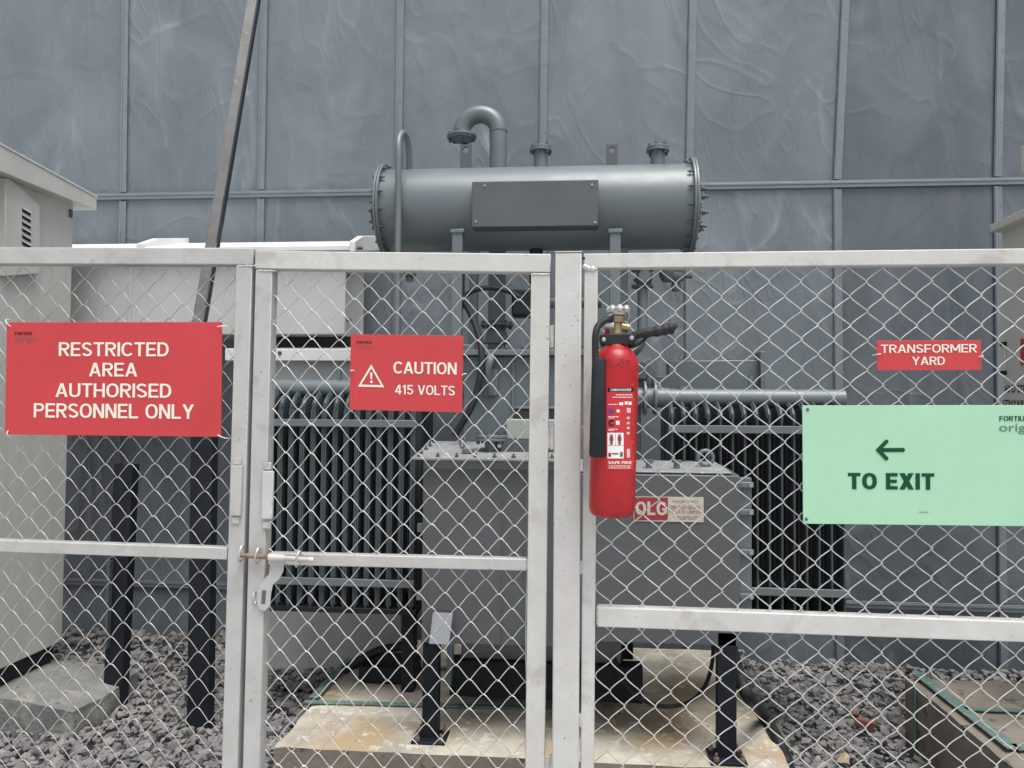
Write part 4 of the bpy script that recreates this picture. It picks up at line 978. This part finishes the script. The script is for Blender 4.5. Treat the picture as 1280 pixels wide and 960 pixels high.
# ---- fixed panel to the right
fx = thing('chain_link_fence', U(1000, 1080, FY), 'fixed silver fence panel of wide chain link carrying the green exit sign', 'fence')
fa_ = down((738.7, 338), (734, 960))
rail('stile', (738.7, 337), fa_, 16.6, fx, M_fence_r, depth=.045)
rail('stile', (1490, 332), (1492, 1120), 20, fx, M_fence_r, depth=.045)
rail('top_rail', (729.5, 327.8), (1498, 319.5), 18.6, fx, M_fence_r, depth=.045)
rail('middle_rail', (746.5, 769), (1481, 794.5), 24.0, fx, M_fence_r, depth=.045)
rail('bottom_rail', (743, 1080), (1484, 1118), 20, fx, M_fence_r, depth=.045)
chain_link(fx, U(747, 336, FY), U(1482, 331, FY), U(742, 1082, FY), U(1484, 1116, FY), .0955, .0900, False, .00195, M_wire, .22, 3)
for yy in (540, 709, 900):
    c = U(727.8 - (yy - 340) * .005, yy, FY - .022); MB().lathe([(.006, -.02), (.008, -.012), (.006, 0), (.008, .012), (.006, .02)], c, (0, 0, 1), 8).build('weld', M_cast, fx)
MB().lathe([(.005, 0), (.005, .001)], U(729.5, 323, FY - .0232), (0, -1, 0), 12).build('drill_hole', M_dark, fx)
for px, py in ((735, 336), (741, 336.5), (731, 334)):
    MB().lathe([(.010, 0), (.009, .003), (.004, .006)], U(px, py, FY - .0225), (0, -1, 0), 8).build('weld', M_cast, fx)

def weld(parent, a, b, y=FY - .0255):
    p, q = U(*a, y), U(*b, y); L_ = (q - p).length; n_ = max(4, int(L_ / .004)); rnd = random.Random(int(a[0] * 7 + a[1]))
    pts = [p.lerp(q, i / n_) + Vector((rnd.uniform(-.0012, .0012), 0, rnd.uniform(-.0012, .0012))) for i in range(n_ + 1)]
    MB().tube(pts, [rnd.uniform(.0016, .0034) for _ in pts], 6).build('weld', M_cast, parent)
weld(leafL, (299, 332.3), (320, 332.3)); weld(leafL, (286.8, 684), (286.6, 697), FY - .021)
weld(gate, (323, 338.3), (345, 338.6)); weld(gate, (665, 342.8), (688, 343)); weld(gate, (338.2, 691), (338, 703.5), FY - .021); weld(gate, (659, 698.5), (659, 711), FY - .021)
weld(fx, (731, 337), (747, 336.8), FY - .023); weld(fx, (746.6, 758), (746.4, 780), FY - .023)

# ================================================================== SIGNS
SY = FY - .028
def tie(parent, p, d=(1, 0, .3), l=.02):
    d = Vector(d).normalized() * l
    MB().tube(spline([p - d + Vector((0, .018, 0)), p + Vector((0, -.006, 0)), p + d + Vector((0, -.003, 0)), p + d * 1.25 + Vector((0, .018, 0))], 4), .0015, 6).build('tie', M_wtext, parent)
s1 = Sheet((8.5, 403), (277.5, 402.5), (6, 543), SY)
o1 = s1.board('warning_sign', M_red, label='large red sign on the left leaf reading restricted area authorised personnel only', cat='sign', bevel=.0006)
for t, x0, x1, y0, y1 in (('RESTRICTED', 73.5, 210.8, 426.2, 443.6), ('AREA', 111, 171.3, 451.8, 468.9), ('AUTHORISED', 68.8, 213.5, 477.6, 495), ('PERSONNEL ONLY', 41.3, 241.5, 503, 521)):
    s1.write(t, x0, x1, y0, y1, M_cream_t, o1, bold=.021)
s1.write('FORTIUS', 18.5, 40.3, 414.8, 418.6, M_logo, o1, bold=.03); s1.write('origin', 19, 46.5, 419.8, 428.5, M_logo2, o1, bold=.0)
tie(o1, s1.pt(12, 406), (-.6, 0, .8)); tie(o1, s1.pt(274, 405), (1, 0, .1)); tie(o1, s1.pt(9, 540), (.2, 0, -1), .012); tie(o1, s1.pt(273, 541), (1, 0, -.4))
s2 = Sheet((438.5, 417.8), (579, 419.8), (436.8, 512.2), SY)
o2 = s2.board('warning_sign', M_red, label='square red caution 415 volts sign on the narrow gate leaf', cat='sign', bevel=.0006)
s2.write('CAUTION', 491.5, 570.5, 451.5, 466.5, M_cream_t, o2, bold=.024); s2.write('415 VOLTS', 493, 568, 480.5, 492.5, M_cream_t, o2, bold=.02)
s2.write('FORTIUS', 446, 464.5, 426.3, 429.4, M_logo, o2, bold=.03); s2.write('origin', 446, 468, 430.4, 437, M_logo2, o2, bold=.0)
tri_o = [(463.8, 455.2), (479.6, 483.6), (446.8, 483.2)]; tri_i = [(463.8, 460.0), (475.6, 480.9), (451.0, 480.6)]
mb = MB()
mb.add([s2.pt(*p, .0012) for p in tri_o + tri_i], [(0, 1, 4, 3), (1, 2, 5, 4), (2, 0, 3, 5)]); mb.build('warning_triangle', M_cream_t, o2, smooth=0, solid=False)
s2.shape([(462.1, 465.5), (465.3, 465.5), (464.5, 474), (462.9, 474)], M_cream_t, o2, name='exclamation_mark')
s2.shape([(463.7 + 1.7 * math.cos(t), 477 + 1.7 * math.sin(t)) for t in [2 * math.pi * i / 12 for i in range(12)]], M_cream_t, o2, name='exclamation_dot')
tie(o2, s2.pt(438.5, 463.5), (1, 0, .1), .008); tie(o2, s2.pt(578, 467), (1, 0, .5), .008)
s3 = Sheet((1096, 426), (1226.3, 425), (1096.5, 463), SY)
o3 = s3.board('yard_sign', M_red, label='small red sign reading transformer yard above the green sign', cat='sign', bevel=.0006)
s3.write('TRANSFORMER', 1101, 1221, 430.6, 441, M_cream_t, o3, bold=.018); s3.write('YARD', 1140, 1181, 446, 456.3, M_cream_t, o3, bold=.018)
tie(o3, s3.pt(1097, 443), (1, 0, .15), .008); tie(o3, s3.pt(1225, 446), (1, 0, .2), .008)
s4 = Sheet((1003, 506.8), (1360, 506.2), (1004, 654.6), SY - .006)
o4 = s4.board('exit_sign', M_mint, label='big mint green sign with an arrow reading to exit', cat='sign', bevel=.0008, th=.004)
s4.write('TO EXIT', 1060.5, 1168.5, 592, 612.5, M_dgreen, o4, bold=.052)
s4.write('FORTIUS', 1249.2, 1286, 521.8, 528, M_dgreen, o4, bold=.03); s4.write('origin', 1249, 1296, 531.5, 544.5, M_dgrey, o4, bold=.008)
s4.shape([(1098, 560.7), (1130, 560.7), (1132, 563.2), (1130, 565.7), (1098, 565.7)], M_dgreen, o4, name='arrow_shaft')
for sg in (-1, 1):
    c = 563.1; s4.shape([(1094.6, c), (1106.3, c + sg * 12.2), (1108.6, c + sg * 13.1), (1110.4, c + sg * 12.2), (1110.9, c + sg * 9.8), (1101.2, c)], M_dgreen, o4, off=.0015 + .0002 * (sg + 1), name='arrow_head')
s4.shape([(1149.5, 640.5), (1161.5, 641), (1161.5, 641.7), (1149.5, 641.3)], M_dgrey, o4, name='printer_mark')
for px, py in ((1009.5, 512), (1009, 649)): MB().lathe([(.005, 0), (.0045, .0015)], s4.pt(px, py, .0008), (0, -1, 0), 10).build('fixing', M_steel, o4)

# ================================================================== FIRE EXTINGUISHER
EY = 2.27
ec = U(767.2, 540, EY); er = .0675
zt_, zb_ = U(767, 430, EY).z, U(766, 646.5, EY).z; H = zt_ - zb_
ext = thing('fire_extinguisher', (ec.x, EY, zb_), 'red fire extinguisher with black horn hung on the fence by the middle post', 'fire extinguisher')
tilt = Vector((U(770.5, 440, EY).x - U(764.5, 640, EY).x, 0, zt_ - zb_)).normalized()
def E(h, dx=0, dy=0):   # point on the tilted axis at height h over the base
    return Vector((U(764.3, 646, EY).x, EY, zb_)) + tilt * h + Vector((dx, dy, 0))
prof = [(.030, 0), (er * .80, .004), (er * .94, .013), (er, .030), (er, H - .075)]
for i in range(1, 9):
    t = i / 8 * R(68); prof.append((er * (.36 + .64 * math.cos(t)), H - .075 + .062 * math.sin(t) / math.sin(R(68))))
prof.append((.026, H + .002))
body = MB().lathe(prof, E(0), tilt, 48).build('cylinder', M_ext, ext)
MB().lathe([(.025, 0), (.025, .012), (.019, .014), (.019, .030)], E(H), tilt, 20).build('neck_ring', M_brass, ext)
val = MB().lathe([(.018, .012), (.024, .022), (.024, .034), (.017, .038), (.016, .060), (.021, .064), (.022, .082), (.018, .084)], E(H, .002), tilt, 16).build('valve', M_brass, ext)
MB().cyl(E(H + .052, .014, -.004), E(H + .046, .036, -.006), .013, 12).build('burst_disc', M_brass, val)
MB().cyl(E(H + .055, -.01, -.004), E(H + .058, -.034, -.006), .0125, 12).build('outlet', M_cast, val)
hw = MB().lathe([(.010, .084), (.020, .086), (.024, .094), (.022, .108), (.012, .112), (.004, .112)], E(H, .004), tilt, 20).build('hand_wheel', M_cast, ext)
for i in range(7):
    t = 2 * math.pi * i / 7 + .3; c = E(H + .103, .004 + .026 * math.cos(t), .026 * math.sin(t))
    MB().lathe([(.002, -.0115), (.008, -.009), (.0115, 0), (.008, .009), (.002, .0115)], c, (0, 0, 1), 10).build('wheel_lobe', M_cast, hw)
MB().tube(spline([E(H + .100, .026, -.02), E(H + .082, .034, -.022), E(H + .066, .030, -.024), E(H + .058, .022, -.024)], 5), .0014, 5).build('seal_wire', M_rust, ext)
MB().box(tuple(E(H + .018, -.034, .004)), tuple(E(H + .075, -.022, .016))).build('hanging_tag', M_ext, ext, bevel=.001)
# strap and grip
yS = EY - .030
def W_(px, py, y=yS): return U(px, py, y)
strap = MB().prism([W_(751, 418), W_(790, 417), W_(795, 420), W_(795, 428), W_(790, 430.5), W_(753, 431), W_(749, 427), W_(749, 421)], (0, .006, 0)).prism([W_(751, 418) + Vector((0, .055, 0)), W_(795, 418) + Vector((0, .055, 0)), W_(795, 430) + Vector((0, .055, 0)), W_(751, 431) + Vector((0, .055, 0))], (0, .006, 0)).build('strap', M_rubber, ext, bevel=.002)
for px, py in ((754.5, 424.5), (789.5, 422.5)): MB().lathe([(.0065, 0), (.0065, .003), (.003, .0045)], W_(px, py, yS - .0005), (0, -1, 0), 12).build('screw', M_boltw, strap)
yg = EY - .005
gp = [W_(784, 424, yg), W_(796, 418.5, yg), W_(812, 415.5, yg), W_(826, 413.2, yg), W_(836, 411.2, yg), W_(842.5, 411, yg), W_(844.2, 412, yg)]
grip = MB().tube(spline(gp, 5), [.010 + .006 * min(1, i / 14) + (.0014 * math.sin(i * 1.55) if i > 8 else 0) if i < 27 else (.013 if i < 30 else .006) for i in range(31)], 14).build('grip', M_rubber, ext)
MB().tube(spline([W_(786, 433, yg + .01), W_(794, 432, yg), W_(803, 427, yg), W_(808, 421, yg)], 5), .0055, 8).build('grip_stay', M_rubber, ext)
# hose and horn
yo = EY - .05
hs_ = MB().tube(spline([W_(764, 399, EY - .012), W_(757, 400, EY - .025), W_(748, 407, EY - .038), W_(744.5, 418, yo), W_(744, 432, yo), W_(744, 450, yo)], 6), [.010] * 31, 14).build('hose', M_rubber, ext)
ht, hb_ = W_(748.5, 447, yo), W_(747, 571, yo)
mb = MB(); vs_ = []; ns = 20
for t_ in [0, .02, .5, .97, 1.0]:
    c = ht.lerp(hb_, t_); rx_ = .0195 + .0055 * t_ - (.003 if t_ in (0, 1.0) else 0); ry_ = .018 + .004 * t_ - (.003 if t_ in (0, 1.0) else 0)
    for i in range(ns):
        a = 2 * math.pi * i / ns; ca__, sa__ = math.cos(a), math.sin(a); e_ = .55
        vs_.append(c + Vector((rx_ * math.copysign(abs(ca__) ** e_, ca__), ry_ * math.copysign(abs(sa__) ** e_, sa__), 0)))
mb.add(vs_, [(j * ns + i, j * ns + (i + 1) % ns, (j + 1) * ns + (i + 1) % ns, (j + 1) * ns + i) for j in range(4) for i in range(ns)] + [tuple(range(ns)), tuple(4 * ns + i for i in range(ns))[::-1]])
mb.build('horn', M_horn, ext, bevel=.002)
# hanger
MB().box(tuple(E(H - .03, -.012, er - .004)), tuple(E(H + .02, .012, FY - EY - .02))).build('hanger', M_bolt, ext)
# print wrapped round the cylinder
def wrap(px, py, off=.0008):
    """picture point -> point on the cylinder's front skin"""
    d = ray(px, py); best = None
    ax0 = E(0); o = CAM - ax0; A = d - tilt * d.dot(tilt); B = o - tilt * o.dot(tilt); rr = er + off
    a, b, c = A.dot(A), 2 * A.dot(B), B.dot(B) - rr * rr; D = b * b - 4 * a * c
    t = (-b - math.sqrt(max(D, 0))) / (2 * a); return CAM + d * t
def wpatch(x0, x1, y0, y1, m, parent, off=.0008, name='label_field', n=8):
    vs = [wrap(x0 + (x1 - x0) * i / n, y, off) for y in (y0, y1) for i in range(n + 1)]
    return MB().add(vs, [(i, i + 1, n + 2 + i, n + 1 + i) for i in range(n)]).build(name, m, parent, solid=False)
def wtext(t, x0, x1, y0, y1, m, parent, off=.0016, bold=.01):
    vs, fs = text_2d(t, bold); xs = [v[0] for v in vs]; ys = [v[1] for v in vs]; X0, X1, Y0, Y1 = min(xs), max(xs), min(ys), max(ys)
    q = [wrap(x0 + (x1 - x0) * (x - X0) / (X1 - X0), y0 + (y1 - y0) * (Y1 - y) / (Y1 - Y0), off) for x, y in vs]
    return MB().add(q, fs).build('lettering', m, parent, smooth=0, solid=False)
M_lab = mat('label_red', (.52, .025, .034), rough=.4)
lab = wpatch(758.5, 792.2, 484, 587, M_lab, body, .0008, 'label')
wpatch(759.5, 792, 484.5, 489.8, M_ktext, lab, .0012, 'title_bar')
wtext('CARBON DIOXIDE', 763, 789, 485.7, 488.8, M_wtext, lab, .0018, .02)
def fine(x0, x1, y, hgt=1.0):
    rnd = random.Random(int(y * 10)); x = x0
    while x < x1 - 1:
        w = rnd.uniform(1.2, 4); wpatch(x, min(x + w, x1), y, y + hgt, M_wtext, lab, .0016, 'fine_print', 2); x += w + .7
fine(770, 790.5, 493); fine(766, 790.5, 496); fine(760.5, 772, 505)
wpatch(774, 779, 503, 506.5, M_wtext, lab, .0012); wpatch(781, 784.5, 501.8, 505.8, M_wtext, lab, .0012); wpatch(785.5, 789.5, 502.2, 506, M_wtext, lab, .0012)
wtext('B', 760.5, 767.3, 510.5, 517, M_ptext, lab, .0018, .04); wtext('C', 760.5, 767.3, 525, 532.5, M_ktext, lab, .0018, .04)
for x0, x1, y0, y1 in ((770.8, 774.5, 512, 515.5), (770, 774.5, 526, 531)):
    wpatch(x0, x1, y0, y1, M_wtext, lab, .0012)
for i, y in enumerate((510, 521, 527.5, 533.5, 540)):
    wpatch(783.5, 788.5 - (i > 0) * 1.5, y, y + (6 if i == 0 else 3), M_platec, lab, .0012)
for y in (520.5, 536): fine(760.5, 773, y); fine(760.5, 768, y + 1.8, .7)
wpatch(759.3, 779.5, 541, 573, M_wtext, lab, .0012, 'pictogram_panel')
wpatch(769.2, 769.7, 541.5, 557, M_lab, lab, .0016, 'panel_line', 2); wpatch(760, 779, 556.8, 557.3, M_lab, lab, .0016, 'panel_line')
for x in (764.3, 774.4):
    wpatch(x - 1.7, x + 1.7, 543, 556, M_steel, lab, .0016, 'pictogram', 3); wpatch(x - 2.4, x + 2.4, 546, 551, M_plate, lab, .0019, 'pictogram', 3)
wpatch(765, 773, 566.5, 568, M_ktext, lab, .0016, 'pictogram', 3); wpatch(760.3, 764, 566, 571, M_ext, lab, .0016, 'pictogram', 3); wpatch(775, 778.5, 565, 571, M_steel, lab, .0016, 'pictogram', 3)
wpatch(783.5, 787.5, 561, 572, M_platec, lab, .0012); wtext('SAFE FIRE', 760.5, 789.5, 576.5, 580, M_wtext, lab, .0018, .02)
for y in (582, 584.5): fine(761, 788.5, y, .9)
wtext('PL-07', 753, 790, 448.5, 458.5, M_plate, body, .0012, .0)
